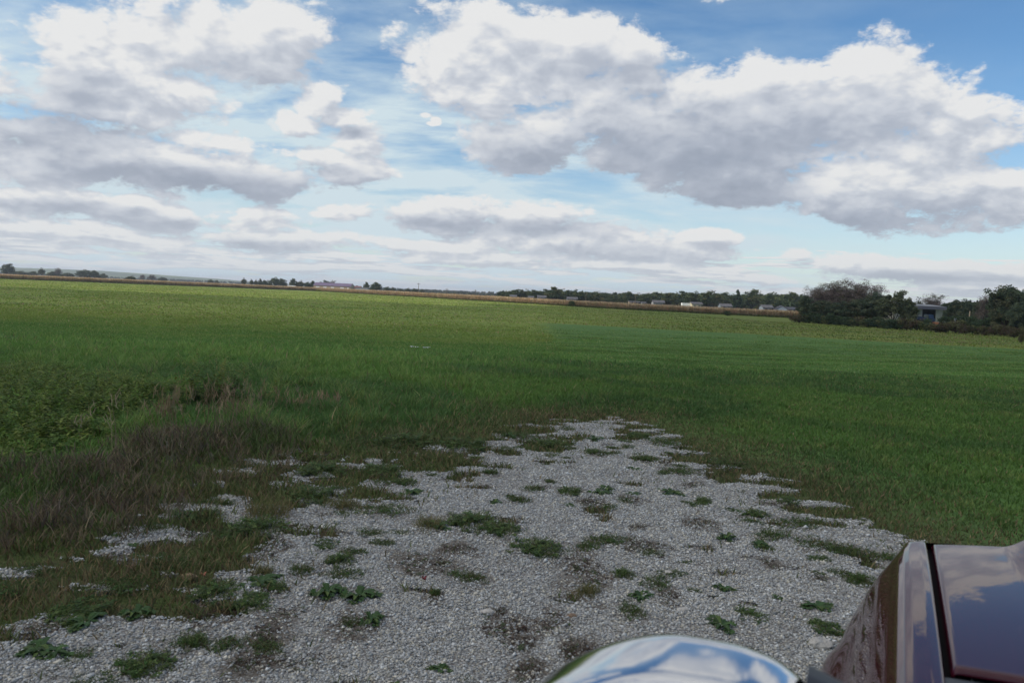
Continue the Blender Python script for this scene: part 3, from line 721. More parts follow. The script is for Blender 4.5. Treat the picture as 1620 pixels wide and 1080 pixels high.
def make_tree(key, name, seed, h, w, low, nclump, nper, leaf, base, alt, pa=0.3, kind='round', depth=2):
    """tree kept outside the scene's collections until it is copied: root, trunk, crown"""
    rs = np.random.default_rng(seed); out, ends = [], []
    r0 = h * 0.022
    if kind == 'cone':
        out.append(tube([(0, 0, -0.2), (0.02 * h, 0, h * 0.5), (0, 0, h * 0.97)], [r0, r0 * 0.6, r0 * 0.1]))
        cen, rad = [], []
        for i in range(nclump):
            t = rs.random() ** 0.8; zz = h * (low + (0.99 - low) * t); rr = w * 0.5 * (1.02 - t) ** 0.85 * rs.uniform(0.5, 1.05); a = rs.random() * 6.283
            cen.append((rr * math.cos(a), rr * math.sin(a), zz)); rad.append(w * 0.13 * (1.25 - t))
        for a in np.linspace(0, 6.1, 16): out.append(tube([(0, 0, h * (low + 0.03 * a)), (math.cos(a) * w * .35, math.sin(a) * w * .35, h * (low + 0.03 * a) + .02)], [r0 * .3, r0 * .1], 4))
    elif kind == 'bush':
        for a in np.linspace(0, 6.283, 8)[:-1]:
            out.append(tube([(0, 0, -0.1), (math.cos(a) * w * .16, math.sin(a) * w * .16, h * .35), (math.cos(a) * w * .3, math.sin(a) * w * .3, h * .7)], [r0, r0 * .6, r0 * .2], 4))
        cen, rad = [], []
        for i in range(nclump):
            d = rs.normal(0, 1, 3); d /= np.linalg.norm(d); q = rs.uniform(0.35, 0.85)
            cen.append((d[0] * w * .5 * q, d[1] * w * .5 * q, h * (0.45 + d[2] * 0.45 * q))); rad.append(w * rs.uniform(0.12, 0.2))
    else:
        th = h * max(low, 0.14)
        out.append(tube([(0, 0, -0.3), (jit(rs, .05)[0] * 2, 0, th * .6), (jit(rs, .1)[0], jit(rs, .1)[1], th)], [r0 * 1.3, r0, r0 * 0.9], 7))
        nl = 7 if kind != 'bare' else 9
        for i in range(nl):
            a = 6.283 * i / nl + rs.uniform(-.3, .3); up = rs.uniform(0.5, 1.6) if kind != 'bare' else rs.uniform(0.9, 2.4)
            branch(rs, np.array([0, 0, th * rs.uniform(0.75, 1.0)]), np.array([math.cos(a), math.sin(a), up]), h * (0.30 if kind != 'bare' else 0.36), r0 * 0.6, depth, out, ends)
        branch(rs, np.array([0, 0, th]), np.array([0.05, 0, 1.0]), h * 0.42, r0 * 0.7, depth, out, ends)
        E = np.array(ends); mx = max(E[:, 2]); V0, F0_ = cat3(out)
        k = (h * (0.97 if kind == 'bare' else 0.92)) / mx
        wk = (w * (0.5 if kind == 'bare' else 0.42)) / np.percentile(np.hypot(E[:, 0], E[:, 1]), 92)
        S_ = np.array([wk, wk, k]); out = [(V0 * S_, F0_)]; E = E * S_
        cen, rad = [], []
        for i in range(nclump):
            e = E[rs.integers(len(E))] + jit(rs, 0.03 * h)
            if kind == 'round' and rs.random() < 0.55:
                d = rs.normal(0, 1, 3); d /= np.linalg.norm(d); q = rs.uniform(0.5, 0.9); d[2] = d[2] if d[2] > -0.8 else -d[2]
                cz = h * (low + 1) / 2; bulge = 1 + 0.18 * math.sin(3 * math.atan2(d[1], d[0]) + seed) + 0.12 * math.sin(5 * d[2] + seed)
                e = np.array([d[0] * w * .44 * q * bulge, d[1] * w * .44 * q * bulge, cz + d[2] * (1 - low) * h * .46 * q * bulge])
            cen.append(e); rad.append(h * (rs.uniform(0.05, 0.115) if key[0] != 't' else rs.uniform(0.09, 0.16)))
    tv, tf = cat3(out)
    root = bpy.data.objects.new(name, None)
    tr = bpy.data.objects.new('trunk', mesh_np('trunk', tv, tf, None, True, [BARK])); tr.parent = root
    cv, cf, cc = leaf_cloud(rs, np.array(cen), rad, nper, leaf, base, alt, pa)
    cr = bpy.data.objects.new('crown', mesh_np('crown', cv, cf, cc, False, [LEAF])); cr.parent = root
    TREES[key] = (name, root, tr, cr, h, w)
DG = (0.046, 0.070, 0.034); DG2 = (0.075, 0.092, 0.036); OL = (0.095, 0.098, 0.040); BR = (0.16, 0.125, 0.115)
make_tree('t0', 'leafy_tree', 11, 10, 9.0, 0.12, 90, 46, 0.36, DG, DG2, 0.3, 'round', 1)
make_tree('t1', 'leafy_tree', 12, 10, 8.0, 0.10, 90, 46, 0.36, DG, OL, 0.25, 'round', 1)
make_tree('t2', 'leafy_tree', 13, 10, 11, 0.10, 110, 46, 0.36, DG, DG2, 0.4, 'round', 1)
make_tree('t3', 'leafy_tree', 14, 10, 7.0, 0.15, 70, 46, 0.36, OL, DG, 0.5, 'round', 1)
make_tree('cone', 'conifer_tree', 15, 12, 7.0, 0.06, 120, 40, 0.32, (0.024, 0.046, 0.026), DG, 0.3, 'cone')
make_tree('bare', 'bare_tree', 16, 10, 8.5, 0.10, 330, 34, 0.11, BR, (0.17, 0.14, 0.11), 0.4, 'bare', 4)
make_tree('bare2', 'bare_tree', 17, 10, 7.5, 0.10, 420, 44, 0.10, BR, OL, 0.25, 'bare', 4)
make_tree('h0', 'hedgerow_tree', 18, 10, 9.0, 0.04, 190, 120, 0.20, (0.080, 0.105, 0.062), (0.12, 0.125, 0.07), 0.3, 'round', 2)
make_tree('h1', 'hedgerow_tree', 19, 10, 10.0, 0.05, 150, 90, 0.20, (0.13, 0.14, 0.075), (0.09, 0.11, 0.06), 0.5, 'round', 2)
make_tree('h2', 'hedgerow_tree', 20, 10, 8.0, 0.03, 150, 90, 0.20, (0.072, 0.098, 0.060), (0.105, 0.12, 0.065), 0.4, 'round', 2)
make_tree('bush', 'bush', 21, 3, 4.2, 0.0, 50, 60, 0.16, DG, OL, 0.3, 'bush')
make_tree('dry', 'bush', 23, 3, 4.2, 0.0, 46, 50, 0.14, (0.075, 0.052, 0.036), OL, 0.35, 'bush')
make_tree('ybush', 'yellow_bush', 22, 3, 4.0, 0.0, 40, 50, 0.22, (0.30, 0.27, 0.035), (0.16, 0.20, 0.04), 0.35, 'bush')
def plant(key, px, top, depth, wpx=None, label=None, cat='tree', group=None, base=None):
    name, root, tr, cr, h, w = TREES[key]
    x, y = along(px, depth); zb = gzf(x, y) if base is None else base
    hor = 431 + 0.043 * px
    H = (hor - top) * depth / FPX + CAMZ - zb
    ks = H / h; kw = ks if wpx is None else (wpx * depth / FPX) / w
    if wpx is None: kw = ks * random.uniform(1.25, 1.6)
    elif depth > 400 and key[0] == 't': kw *= 1.2
    r = bpy.data.objects.new(name, None); COL.objects.link(r)
    r.location = (x, y, zb); r.rotation_euler = (0, 0, random.uniform(0, 6.283)); r.scale = (kw, kw, ks)
    tag(r, label, cat, group)
    for c in (tr, cr):
        o = c.copy(); COL.objects.link(o); o.parent = r
    return r

LINE = 'dense dark green leafy tree in the long tree line behind the corn strip'
ORD = ['first', 'second', 'third', 'fourth', 'fifth', 'sixth', 'seventh', 'eighth', 'ninth', 'tenth', 'eleventh', 'twelfth', 'thirteenth', 'fourteenth', 'fifteenth', 'sixteenth', 'seventeenth', 'eighteenth', 'nineteenth', 'twentieth']
ORD += ['twenty ' + o for o in ORD[:9]] + ['thirtieth']
MARKS = [(792, 'the left end of the tree line'), (921, 'the narrow dark conifer'), (1041, 'the bright white house'), (1090, 'the long white camper'), (1166, 'the tall pointed conifer'), (1264, 'the bare hedgerow trees')]
def by_mark(pxs, what):
    out = []
    for px in pxs:
        mx, mn = min(MARKS, key=lambda m_: abs(m_[0] - px))
        side = 'right' if px > mx else 'left'
        k = sum(1 for q in pxs if (mx < q < px) or (px < q < mx))
        out.append(what + ', ' + ORD[k] + ' to the ' + side + ' of ' + mn)
    return out
def build_trees():
    # left horizon
    L = [
     ('t0', 12, 417, 760, 17, 'broad dark tree at the left edge of the photo beyond the corn'),
     ('t2', 30, 428.5, 900, 26, 'low wide dark tree just right of the broad tree at the left edge'),
     ('t3', 66, 423.5, 880, 8, 'small slim tree standing above the low bushes at the far left'),
     ('t1', 52, 429.5, 880, 16, 'low round tree left of the small slim tree at the far left'),
     ('bare2', 92, 423.5, 860, 10, 'thin half bare tree between the slim tree and the dark dome shaped clump'),
     ('t1', 85, 430, 860, 18, 'low dark tree under the thin half bare tree at the far left'),
     ('t2', 106, 431.5, 860, 20, 'low dark tree touching the left end of the dark dome shaped clump'),
     ('t2', 136, 427, 830, 26, 'dark dome shaped tree, left half of the wide clump on the left horizon'),
     ('t0', 149, 428, 830, 16, 'dark rounded tree, right half of the wide clump on the left horizon'),
     ('t3', 207, 435.5, 560, 13, 'rounded dark tree alone against the brown land right of the wide clump'),
     ('t1', 163, 433, 900, 12, 'little dark tree just right of the wide dark clump'),
     ('bare', 226, 433.5, 980, 10, 'pale half bare tree, left one of two on the left horizon'),
     ('bare2', 240, 434, 980, 12, 'pale half bare tree, right one of two on the left horizon'),
     ('t2', 258, 438.5, 980, 14, 'low dark tree right of the two pale half bare trees'),
     ('t0', 333, 442, 900, 8, 'small round tree midway to the row of narrow trees, left of its twin'),
     ('t1', 343, 443.5, 900, 6, 'tiny round tree right beside the small round one on the left horizon'),
     ('t3', 386, 439.5, 720, 7, 'first narrow tree from the left in the row left of the farmstead'),
     ('t3', 398, 441, 720, 5, 'second narrow tree from the left in the row left of the farmstead'),
     ('t3', 405, 442, 720, 5, 'third narrow tree from the left in the row left of the farmstead'),
     ('t1', 412, 441.5, 720, 6, 'fourth narrow tree from the left in the row left of the farmstead'),
     ('t0', 419, 443.5, 720, 12, 'low dark tree between the narrow row and the tall dark farmstead trees'),
     ('t2', 434, 439, 700, 19, 'tallest broad dark tree at the left end of the farmstead'),
     ('t0', 447, 441, 700, 13, 'dark tree just right of the tallest farmstead tree'),
     ('t1', 464, 441.5, 690, 12, 'dark round tree above the parked red truck by the farmstead'),
     ('t3', 475, 443.5, 690, 11, 'olive tree right of the dark round tree above the red truck'),
     ('t0', 486, 446, 690, 10, 'low dark tree halfway between the red truck and the long shed'),
     ('t1', 495, 445, 690, 10, 'dark tree at the left end of the long purple roofed shed'),
     ('t0', 516, 443.5, 700, 12, 'dark round tree showing over the middle of the purple roof'),
     ('bare2', 526, 443, 700, 10, 'grey half bare tree showing over the middle of the purple roof'),
     ('t2', 541, 449, 710, 20, 'low wide tree showing over the right part of the purple roof'),
     ('t1', 508, 446.5, 705, 9, 'small dark tree showing over the left part of the purple roof'),
     ('t1', 580, 447, 660, 9, 'dark tree behind the pale flat house right of the shed'),
     ('t0', 595, 446.5, 640, 17, 'big round dark tree standing alone right of the farmstead buildings'),
     ('t1', 564, 452, 690, 8, 'low dark tree between the long shed and the pale flat house'),
    ]
    for k, px, top, dep, w, lab in L: plant(k, px, top, dep, w, lab)
    for i, px in enumerate([612, 622, 634, 645, 657, 668]):
        plant(['t0', 't1', 't2', 't3'][i % 4], px, 453.5 + (i % 3) * 0.9 + 0.043 * (px - 612), 760, None, ORD[i] + ' low tree from the left, right of the big round farmstead tree', 'tree', 'low trees right of the farmstead')
    tops = [(800, 462), (808, 460), (816, 457.5), (826, 459), (836, 457.5), (846, 458.5), (855, 460), (866, 457.5), (877, 455), (887, 456.5), (897, 459), (907, 458.5), (915, 461), (932, 465), (947, 461),
            (960, 465), (972, 466), (984, 464), (995, 462.5), (1006, 463.5), (1018, 465), (1030, 464.5), (1042, 462.5), (1056, 464.5), (1070, 462), (1083, 460.5), (1096, 461.5), (1109, 463), (1120, 462), (1130, 460),
            (1142, 462.5), (1154, 466), (1178, 466), (1191, 459.5), (1203, 461), (1216, 464), (1229, 463.5), (1241, 465.5), (1254, 464)]
    labs = by_mark([q[0] for q in tops], 'tall dark tree')
    for i, (px, top) in enumerate(tops):
        plant(['t0', 't1', 't2', 't3', 't0'][(i * 7) % 5], px, top, 470 + 70 * random.random() - 0.10 * (px - 800), None, labs[i], 'tree', 'tall trees of the line behind the corn')
    lows = [806 + 15.5 * i + random.uniform(-4, 4) for i in range(30)]; labs = by_mark(lows, 'low front tree')
    for i in range(30):
        px = lows[i]
        plant(['t1', 't3', 't2', 't0'][i % 4], px, 468.5 + 0.036 * (px - 800) + random.uniform(-1.5, 1.5), 455 + 30 * random.random() - 0.08 * (px - 800), None, labs[i], 'tree', 'low trees in front of the tree line')
    plant('cone', 921, 459.5, 470, 11, 'narrow dark conifer near the left third of the far tree line')
    plant('cone', 1166, 458, 440, 20, 'tall pointed conifer rising above the far tree line')
    for i, (px, top) in enumerate(((694, 461.5), (687, 464), (713, 463.5), (788, 466.5), (806, 467.5), (831, 470.5), (843, 470.5), (861, 471.5), (880, 472.5))):
        plant('ybush', px, top, 430, None, ('middle', 'left', 'right')[i] + ' one of three yellow bushes right of the farmstead' if i < 3 else ORD[i - 3] + ' yellow bush from the left in front of the tree line', 'bush', 'yellow bushes behind the corn')
    x, y = at(505, 462); plant('ybush', 505, 457.5, 480, 11, 'yellow green bush in front of the corn below the long purple roofed shed', 'bush')
    plant('bush', 1152, 490.5, 213, 13, 'small dark bush standing in front of the corn strip', 'bush')
    plant('bush', 905, 474.5, 268, 12, 'thin greenish bush at the front edge of the corn, middle distance', 'bush')
    # right hedgerow
    R = [
     ('bare', 1289, 448, 168, 44, 'bare grey twigged tree at the left end of the right hand hedgerow'),
     ('bare2', 1332, 441.5, 166, 62, 'tallest purplish bare tree in the right hand hedgerow'),
     ('bare2', 1312, 446, 172, 46, 'bare purplish tree between the first and the tallest bare ones in the hedgerow'),
     ('bare', 1366, 443, 163, 58, 'half bare tree right of the tallest bare tree in the hedgerow'),
     ('bare2', 1350, 448, 168, 46, 'bare brownish tree close behind the tallest one in the hedgerow'),
     ('h2', 1276, 464, 164, 34, 'low dark green tree at the left foot of the hedgerow'),
     ('h0', 1302, 474, 161, 44, 'dark green tree under the first bare tree of the hedgerow'),
     ('h2', 1330, 477, 158, 46, 'dark green tree under the tallest bare tree of the hedgerow'),
     ('h0', 1358, 472, 156, 48, 'dark green tree under the half bare tree of the hedgerow'),
     ('h2', 1385, 460, 155, 50, 'dark round tree right of the bare hedgerow trees'),
     ('h1', 1414, 459, 150, 58, 'olive green spreading tree left of the open fronted shed'),
     ('h1', 1438, 471, 148, 34, 'lower olive tree whose branches reach over the left end of the shed'),
     ('bare2', 1474, 464, 225, 36, 'half bare tree rising behind the roof of the open fronted shed'),
     ('t3', 1452, 471, 235, 18, 'small tree behind the left part of the open fronted shed roof'),
     ('h0', 1510, 473, 200, 36, 'dark tree just right of the open fronted shed'),
     ('h2', 1533, 471, 190, 34, 'dark tree behind the pale pole right of the shed'),
     ('h0', 1556, 474, 160, 36, 'dark low tree left of the largest tree at the right edge'),
     ('bare', 1562, 462, 150, 30, 'broken thin crowned tree left of the largest tree at the right edge'),
     ('h0', 1592, 449, 134, 62, 'largest dark tree at the right edge of the photo'),
     ('h2', 1632, 456, 128, 56, 'dark tree cut by the right edge of the photo'),
     ('h2', 1612, 474, 127, 40, 'lower dark tree in front of the largest tree at the right edge'),
     ('h0', 1672, 462, 124, 60, 'dark tree beyond the right edge of the photo'),
    ]
    for k, px, top, dep, w, lab in R: plant(k, px, top, dep, w, lab)
    random.seed(5)
    for i in range(26):
        px = 1266 + 15.5 * i; dep = np.interp(px, [1266, 1400, 1620], [158, 139, 116]) + random.uniform(0, 6)
        plant('bush' if random.random() < 0.45 else 'dry', px, np.interp(px, [1266, 1400, 1500, 1620], [493, 502, 507, 512]) + random.uniform(-5, 2), dep, random.uniform(22, 34), ORD[i] + ' low shrub from the left along the foot of the hedgerow', 'shrub', 'shrubs at the foot of the hedgerow')
    for i in range(9):
        px = 1500 + 17 * i; plant('bush', px, 497 + random.uniform(-4, 4) + i * .4, 150 - 2.3 * i, 30, ORD[i] + ' taller dark shrub from the left, right of the open shed', 'shrub', 'taller dark shrubs right of the shed')
    plant('dry', 1619, 524, 96, 10, 'withered brown shrub alone on the field at the right edge', 'shrub')
    # distant woods
    def wood(name, pts, label, base, hvar=1.0):
        cen, rad = [], []
        for (px0, px1, dep, top0, top1, n) in pts:
            for k in range(n):
                px = px0 + (px1 - px0) * random.random(); d = dep * random.uniform(0.97, 1.05); x, y = along(px, d)
                hor = 431 + 0.043 * px; tp = top0 + (top1 - top0) * (px - px0) / (px1 - px0)
                H = (hor - tp) * d / FPX + CAMZ - FARZ; H *= 0.75 + 0.25 * float(vnoise(np.array([px * 0.15]), np.array([1.0]), 3)[0]) + random.uniform(-.08, .05)
                for q in range(3):
                    cen.append((x + random.uniform(-4, 4), y, FARZ + H * (0.2 + 0.33 * q))); rad.append(max(1.5, H * 0.26))
        v, f, c = leaf_cloud(np.random.default_rng(3), np.array(cen), rad, 26, 1.25, base, OL, 0.25)
        link(name, mesh_np(name, v, f, c, False, [LEAF]), label=label, cat='wood', kind='stuff')
    wood('distant_wood', [(590, 830, 1500, 454.5, 463.5, 260), (640, 820, 1100, 460.5, 467, 90)], 'distant dark wood on the horizon between the farmstead and the tree line', (0.040, 0.058, 0.034))
    wood('horizon_wood', [(-60, 420, 2000, 427.5, 447.5, 330)], 'thin far off line of woods on the left horizon', (0.038, 0.055, 0.036))
    wood('line_wood', [(795, 1275, 545, 461.5, 466.5, 560)], 'dark wood standing close behind the tree line', (0.034, 0.054, 0.028))
    wood('back_wood', [(1240, 1800, 330, 478, 492, 150), (1500, 1700, 240, 478, 484, 60)], 'dark wood closing the view behind the hedgerow and the shed', (0.034, 0.052, 0.028))
    # low hills
    xs = np.linspace(-3300, -900, 90); prof = 30 * sstep(-900, -2000, xs) * (0.75 + 0.35 * fbm(xs, xs * 0, 0.004, 3, 6))
    V, F = [], []
    rows = [(3300, 0), (3600, 0.6), (3900, 1.0), (4400, 0.9), (5200, 0)]
    for (yy, s_) in rows:
        for j, x in enumerate(xs): V.append((x, yy + 0.0 * x, FARZ - 1 + prof[j] * s_ * 1.15))
    n = len(xs)
    for i in range(len(rows) - 1):
        for j in range(n - 1): F.append((i * n + j, i * n + j + 1, (i + 1) * n + j + 1, (i + 1) * n + j))
    hm = mat('hill', (0.13, 0.16, 0.06), 0.95, 0, 0.1, 0, 0.3, 0.004, (0.05, 0.07, 0.03))
    link('hills', mesh_np('hills', V, F, None, True, [hm]), kind='structure')

# ------------------------------------------------------------------ buildings and other far things
def box_mb(bm, x0, x1, y0, y1, z0, z1):
    vs = [bm.verts.new(p) for p in ((x0, y0, z0), (x1, y0, z0), (x1, y1, z0), (x0, y1, z0), (x0, y0, z1), (x1, y0, z1), (x1, y1, z1), (x0, y1, z1))]
    for f in ((0, 1, 5, 4), (1, 2, 6, 5), (2, 3, 7, 6), (3, 0, 4, 7), (4, 5, 6, 7), (3, 2, 1, 0)): bm.faces.new([vs[i] for i in f])
def bm_obj(name, bm, m_, parent=None, smooth=False, **kw):
    me = bpy.data.meshes.new(name); bmesh.ops.recalc_face_normals(bm, faces=bm.faces[:]); bm.to_mesh(me); bm.free()
    if m_: me.materials.append(m_)
    if smooth: me.polygons.foreach_set('use_smooth', [True] * len(me.polygons))
    return link(name, me, parent, **kw)
def boxes(name, lst, m_, parent=None, bevel=0, **kw):
    bm = bmesh.new()
    for b in lst: box_mb(bm, *b)
    if bevel: bmesh.ops.bevel(bm, geom=bm.edges[:], offset=bevel, segments=2, affect='EDGES')
    return bm_obj(name, bm, m_, parent, **kw)
def gable(t, w, d, h, rise, wallm, roofm, over=0.35, along_x=True):
    """walls with gable ends and a pitched roof; ridge runs along x"""
    bm = bmesh.new(); hw, hd = w / 2, d / 2
    P = [(-hw, -hd, 0), (hw, -hd, 0), (hw, hd, 0), (-hw, hd, 0), (-hw, -hd, h), (hw, -hd, h), (hw, hd, h), (-hw, hd, h), (-hw, 0, h + rise), (hw, 0, h + rise)]
    v = [bm.verts.new(p) for p in P]
    for f in ((0, 1, 5, 4), (2, 3, 7, 6), (1, 2, 6, 9, 5), (3, 0, 4, 8, 7)): bm.faces.new([v[i] for i in f])
    bm_obj('wall', bm, wallm, t)
    bm = bmesh.new(); a, e = hw + over, hd + over; k = rise / hd; th = 0.14
    for s in (-1, 1):
        q = [(-a, s * e, h - k * over + .03), (a, s * e, h - k * over + .03), (a, 0, h + rise + .03), (-a, 0, h + rise + .03)]
        v = [bm.verts.new(p) for p in q] + [bm.verts.new((p[0], p[1], p[2] + th)) for p in q]
        for f in ((0, 1, 2, 3), (4, 5, 6, 7), (0, 1, 5, 4), (1, 2, 6, 5), (2, 3, 7, 6), (3, 0, 4, 7)): bm.faces.new([v[i] for i in f])
    bm_obj('roof', bm, roofm, t)
M_TAN = mat('tan metal siding', (0.42, 0.33, 0.22), 0.6, 0, 0.3, 0, 0.1, 0.5); M_PURP = mat('purple red metal roof', (0.13, 0.095, 0.155), 0.5, 0, 0.4, 0, 0.15, 0.4)
M_WHT = mat('white paint', (0.72, 0.73, 0.72), 0.6, 0, 0.3, 0, 0.1, 1.0); M_RED = mat('red roof', (0.17, 0.07, 0.07), 0.6, 0, 0.3, 0, 0.2, 1.0)
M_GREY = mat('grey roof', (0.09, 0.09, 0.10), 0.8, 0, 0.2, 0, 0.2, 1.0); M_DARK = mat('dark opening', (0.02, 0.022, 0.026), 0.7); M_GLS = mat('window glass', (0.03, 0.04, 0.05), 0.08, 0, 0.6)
M_STEEL = mat('pale weathered steel siding', (0.33, 0.305, 0.25), 0.55, 0.2, 0.4, 0, 0.25, 0.8); M_WOOD = mat('weathered pole wood', (0.16, 0.13, 0.10), 0.9, 0, 0.1, 0, 0.3, 3.0)
M_BLUE = mat('blue truck paint', (0.006, 0.016, 0.05), 0.5, 0.0, 0.3, 0.0); M_TYRE = mat('tyre rubber', (0.02, 0.02, 0.021), 0.85); M_ORG = mat('orange paint', (0.22, 0.10, 0.05), 0.5); M_REDP = mat('red paint', (0.18, 0.04, 0.035), 0.4, 0, 0.4, 0.4)
M_HW = mat('dull white siding', (0.24, 0.25, 0.25), 0.7, 0, 0.2, 0, 0.15, 1.0); M_SHADEW = mat('shaded siding', (0.17, 0.20, 0.23), 0.7, 0, 0.2, 0, 0.1, 1.0)  # the second siding is a wall tone with shade put into its colour
def house(name, px, depth, w, d, h, rise, wallm, roofm, label, rot=0.0, wins=2, door=True, cat='house'):
    if 800 < px < 1230:
        w *= 0.62; h *= 0.78; rise *= 0.7
        if wallm is M_WHT: wallm = M_HW
    x, y = along(px, depth); t = thing(name, label, cat, (x, y, gzf(x, y) - 0.05), rot)
    gable(t, w, d, h, rise, wallm, roofm)
    for i in range(wins):
        wx = -w / 2 + w * (i + 0.7) / (wins + 0.4)
        f = boxes('window', [(wx - .55, wx + .55, -d / 2 - .04, -d / 2 + .02, 1.0, 2.1)], M_WHT, t)
        boxes('pane', [(wx - .45, wx + .45, -d / 2 - .06, -d / 2 - .042, 1.1, 2.0)], M_GLS, f)
    if door: boxes('door', [(w * .36, w * .36 + .9, -d / 2 - .05, -d / 2 + .02, 0.1, 2.1)], M_GREY, t)
    return t
def far_vehicle(name, px, depth, L, H, W, m_, label, rot=0.0, boxy=False, cat='truck', zlift=0):
    x, y = along(px, depth); t = thing(name, label, cat, (x, y, gzf(x, y) + zlift), rot)
    bm = bmesh.new(); wr = 0.42
    if boxy:
        box_mb(bm, -L / 2, L * .22, -W / 2, W / 2, wr * 1.4, H)
    else: box_mb(bm, -L / 2, L * .05, -W / 2, W / 2, wr * 1.1, H * .62)
    bmesh.ops.bevel(bm, geom=bm.edges[:], offset=0.05, segments=2, affect='EDGES'); bm_obj('cargo_body', bm, M_WHT if boxy else m_, t)
    bm = bmesh.new(); box_mb(bm, L * .24 if boxy else L * .055, L * .5, -W / 2, W / 2, wr, H * .5)
    x0 = L * .24 if boxy else L * .06
    vs = [(x0, H * .5), (x0 + .1, H * .88), (L * .36, H * .88), (L * .43, H * .5)]
    a = [bm.verts.new((p[0], -W / 2 + .06, p[1])) for p in vs]; b = [bm.verts.new((p[0], W / 2 - .06, p[1])) for p in vs]
    bm.faces.new(a); bm.faces.new(b[::-1])
    for i in range(4): bm.faces.new((a[i], a[(i + 1) % 4], b[(i + 1) % 4], b[i]))
    bm_obj('cab', bm, m_, t)
    boxes('window', [(x0 + .2, L * .37, -W / 2 + .045, W / 2 - .045, H * .55, H * .82)], M_GLS, t)
    for sx in (-L * .32, L * .36):
        for sy in (-W / 2 + .12, W / 2 - .12):
            bm = bmesh.new(); bmesh.ops.create_cone(bm, cap_ends=True, segments=16, radius1=wr, radius2=wr, depth=.25, matrix=Matrix.Translation((sx, sy, wr)) @ Matrix.Rotation(math.pi / 2, 4, 'X'))
            bm_obj('wheel', bm, M_TYRE, t)
    return t
def pole(px, depth, top, label, m_=None, arm=True, group=None):
    x, y = along(px, depth); z0 = gzf(x, y); H = (431 + 0.043 * px - top) * depth / FPX + CAMZ - z0
    t = thing('utility_pole', label, 'pole', (x, y, z0), 0, group)
    v, f = tube([(0, 0, -.2), (0, 0, H)], [.15, .10], 8); link('post', mesh_np('post', v, f, None, True, [m_ or M_WOOD]), t)
    if arm: boxes('crossarm', [(-.9, .9, -.16, -.10, H - .7, H - .55)], m_ or M_WOOD, t)
def build_far():
    # long purple roofed shed
    x, y = along(528.5, 640); t = thing('long_shed', 'long tan shed with a purple roof and white doors beyond the corn', 'shed', (x, y, FARZ), R_(-6))
    gable(t, 30, 11, 3.9, 2.2, M_TAN, M_PURP)
    for cx, w in ((-11.6, 2.9), (-5.6, 2.6), (0.6, 2.6), (8.4, 3.0), (13.2, 1.1)):
        boxes('door', [(cx - w / 2, cx + w / 2, -5.56, -5.49, 0, 3.1)], M_WHT, t)
    boxes('window', [(-9.2, -6.9, -5.55, -5.49, 1.0, 1.7)], M_WHT, t)
    for i, (px, w) in enumerate(((505.5, 3), (520, 5), (530, 3), (538, 3.2), (543.5, 3), (549.5, 3.5))):
        xx, yy = along(px, 626); r = plant('bush', px, 431 + .043 * px - (1.9 - 3.2 + 0.2 * (i % 3)) * FPX / 626, 626, w * FPX / 626 * .9, ORD[i] + ' shrub from the left before the long purple roofed shed', 'shrub', 'shrubs in front of the long shed')
    house('red_roofed_house', 562.5, 655, 9, 8, 3.0, 1.6, M_TAN, M_RED, 'small house with a red roof between the long shed and the pale flat house', R_(-6))
    house('pale_house', 574.5, 640, 10.5, 8, 3.0, 0.6, M_WHT, M_GREY, 'pale low house with a nearly flat roof right of the red roofed house', R_(-4), 3)
    house('small_outbuilding', 584.5, 640, 3.0, 3, 1.7, 0.6, M_TAN, M_RED, 'tiny tan outbuilding right of the pale flat house', R_(-4), 0, False, 'shed')
    far_vehicle('parked_truck', 459, 640, 8.5, 2.9, 2.4, M_REDP, 'red truck with a white box body parked left of the farmstead trees', R_(180), True)
    far_vehicle('parked_truck', 470, 645, 6.5, 2.3, 2.2, M_REDP, 'low red truck parked just right of the white box truck', 0)
    far_vehicle('parked_car', 487, 645, 5.5, 2.1, 2.1, M_GREY, 'grey pickup parked between the red truck and the long shed', 0, cat='car')
    house('white_house', 812, 445, 5.5, 6, 2.7, 1.2, M_WHT, M_GREY, 'little white house at the left end of the tree line by the yellow bushes')
    house('white_house', 840, 440, 4.5, 6, 2.6, 1.0, M_WHT, M_GREY, 'second little white house from the left, among the yellow bushes')
    house('grey_house', 857, 452, 7.5, 7, 3.0, 1.4, M_SHADEW, M_GREY, 'grey house under the trees right of the yellow bushes')
    house('grey_house', 905, 446, 9.0, 7, 2.8, 1.4, M_SHADEW, M_GREY, 'grey house in the shade left of the narrow conifer')
    house('mobile_home', 1003, 425, 9, 4, 2.6, 0.5, M_TAN, M_GREY, 'tan trailer home under the middle of the tree line', cat='trailer')
    house('white_house', 1041, 405, 9, 6.5, 3.0, 1.5, M_WHT, M_GREY, 'bright white house in the middle of the tree line')
    house('white_house', 1018, 410, 3, 4, 2.3, 0.7, M_WHT, M_GREY, 'tiny white shed left of the bright white house', cat='shed', wins=0)
    far_vehicle('camper', 1090, 385, 7, 2.7, 2.5, M_WHT, 'long white camper parked under the tree line', 0, True, 'camper')
    house('yellow_house', 1101, 384, 8, 6, 3.2, 1.1, mat('cream siding', (0.48, 0.42, 0.28), 0.7), M_GREY, 'cream house just right of the long white camper')
    house('grey_house', 1147, 365, 8, 6, 2.6, 1.6, M_SHADEW, M_GREY, 'grey roofed house behind the corn near the small dark bush')
    house('grey_house', 1212, 352, 7, 6, 3.0, 1.5, M_SHADEW, M_GREY, 'blue grey house behind the corn left of the gabled white house')
    house('gabled_house', 1246, 318, 8.5, 6, 2.0, 0.9, M_HW, M_GREY, 'white gabled house at the left end of the hedgerow', R_(0))
    house('gabled_house', 1236, 316, 3.2, 4, 2.0, 1.3, M_WHT, M_GREY, 'small white shed joined to the left of the gabled white house', R_(90), 0, False, 'shed')
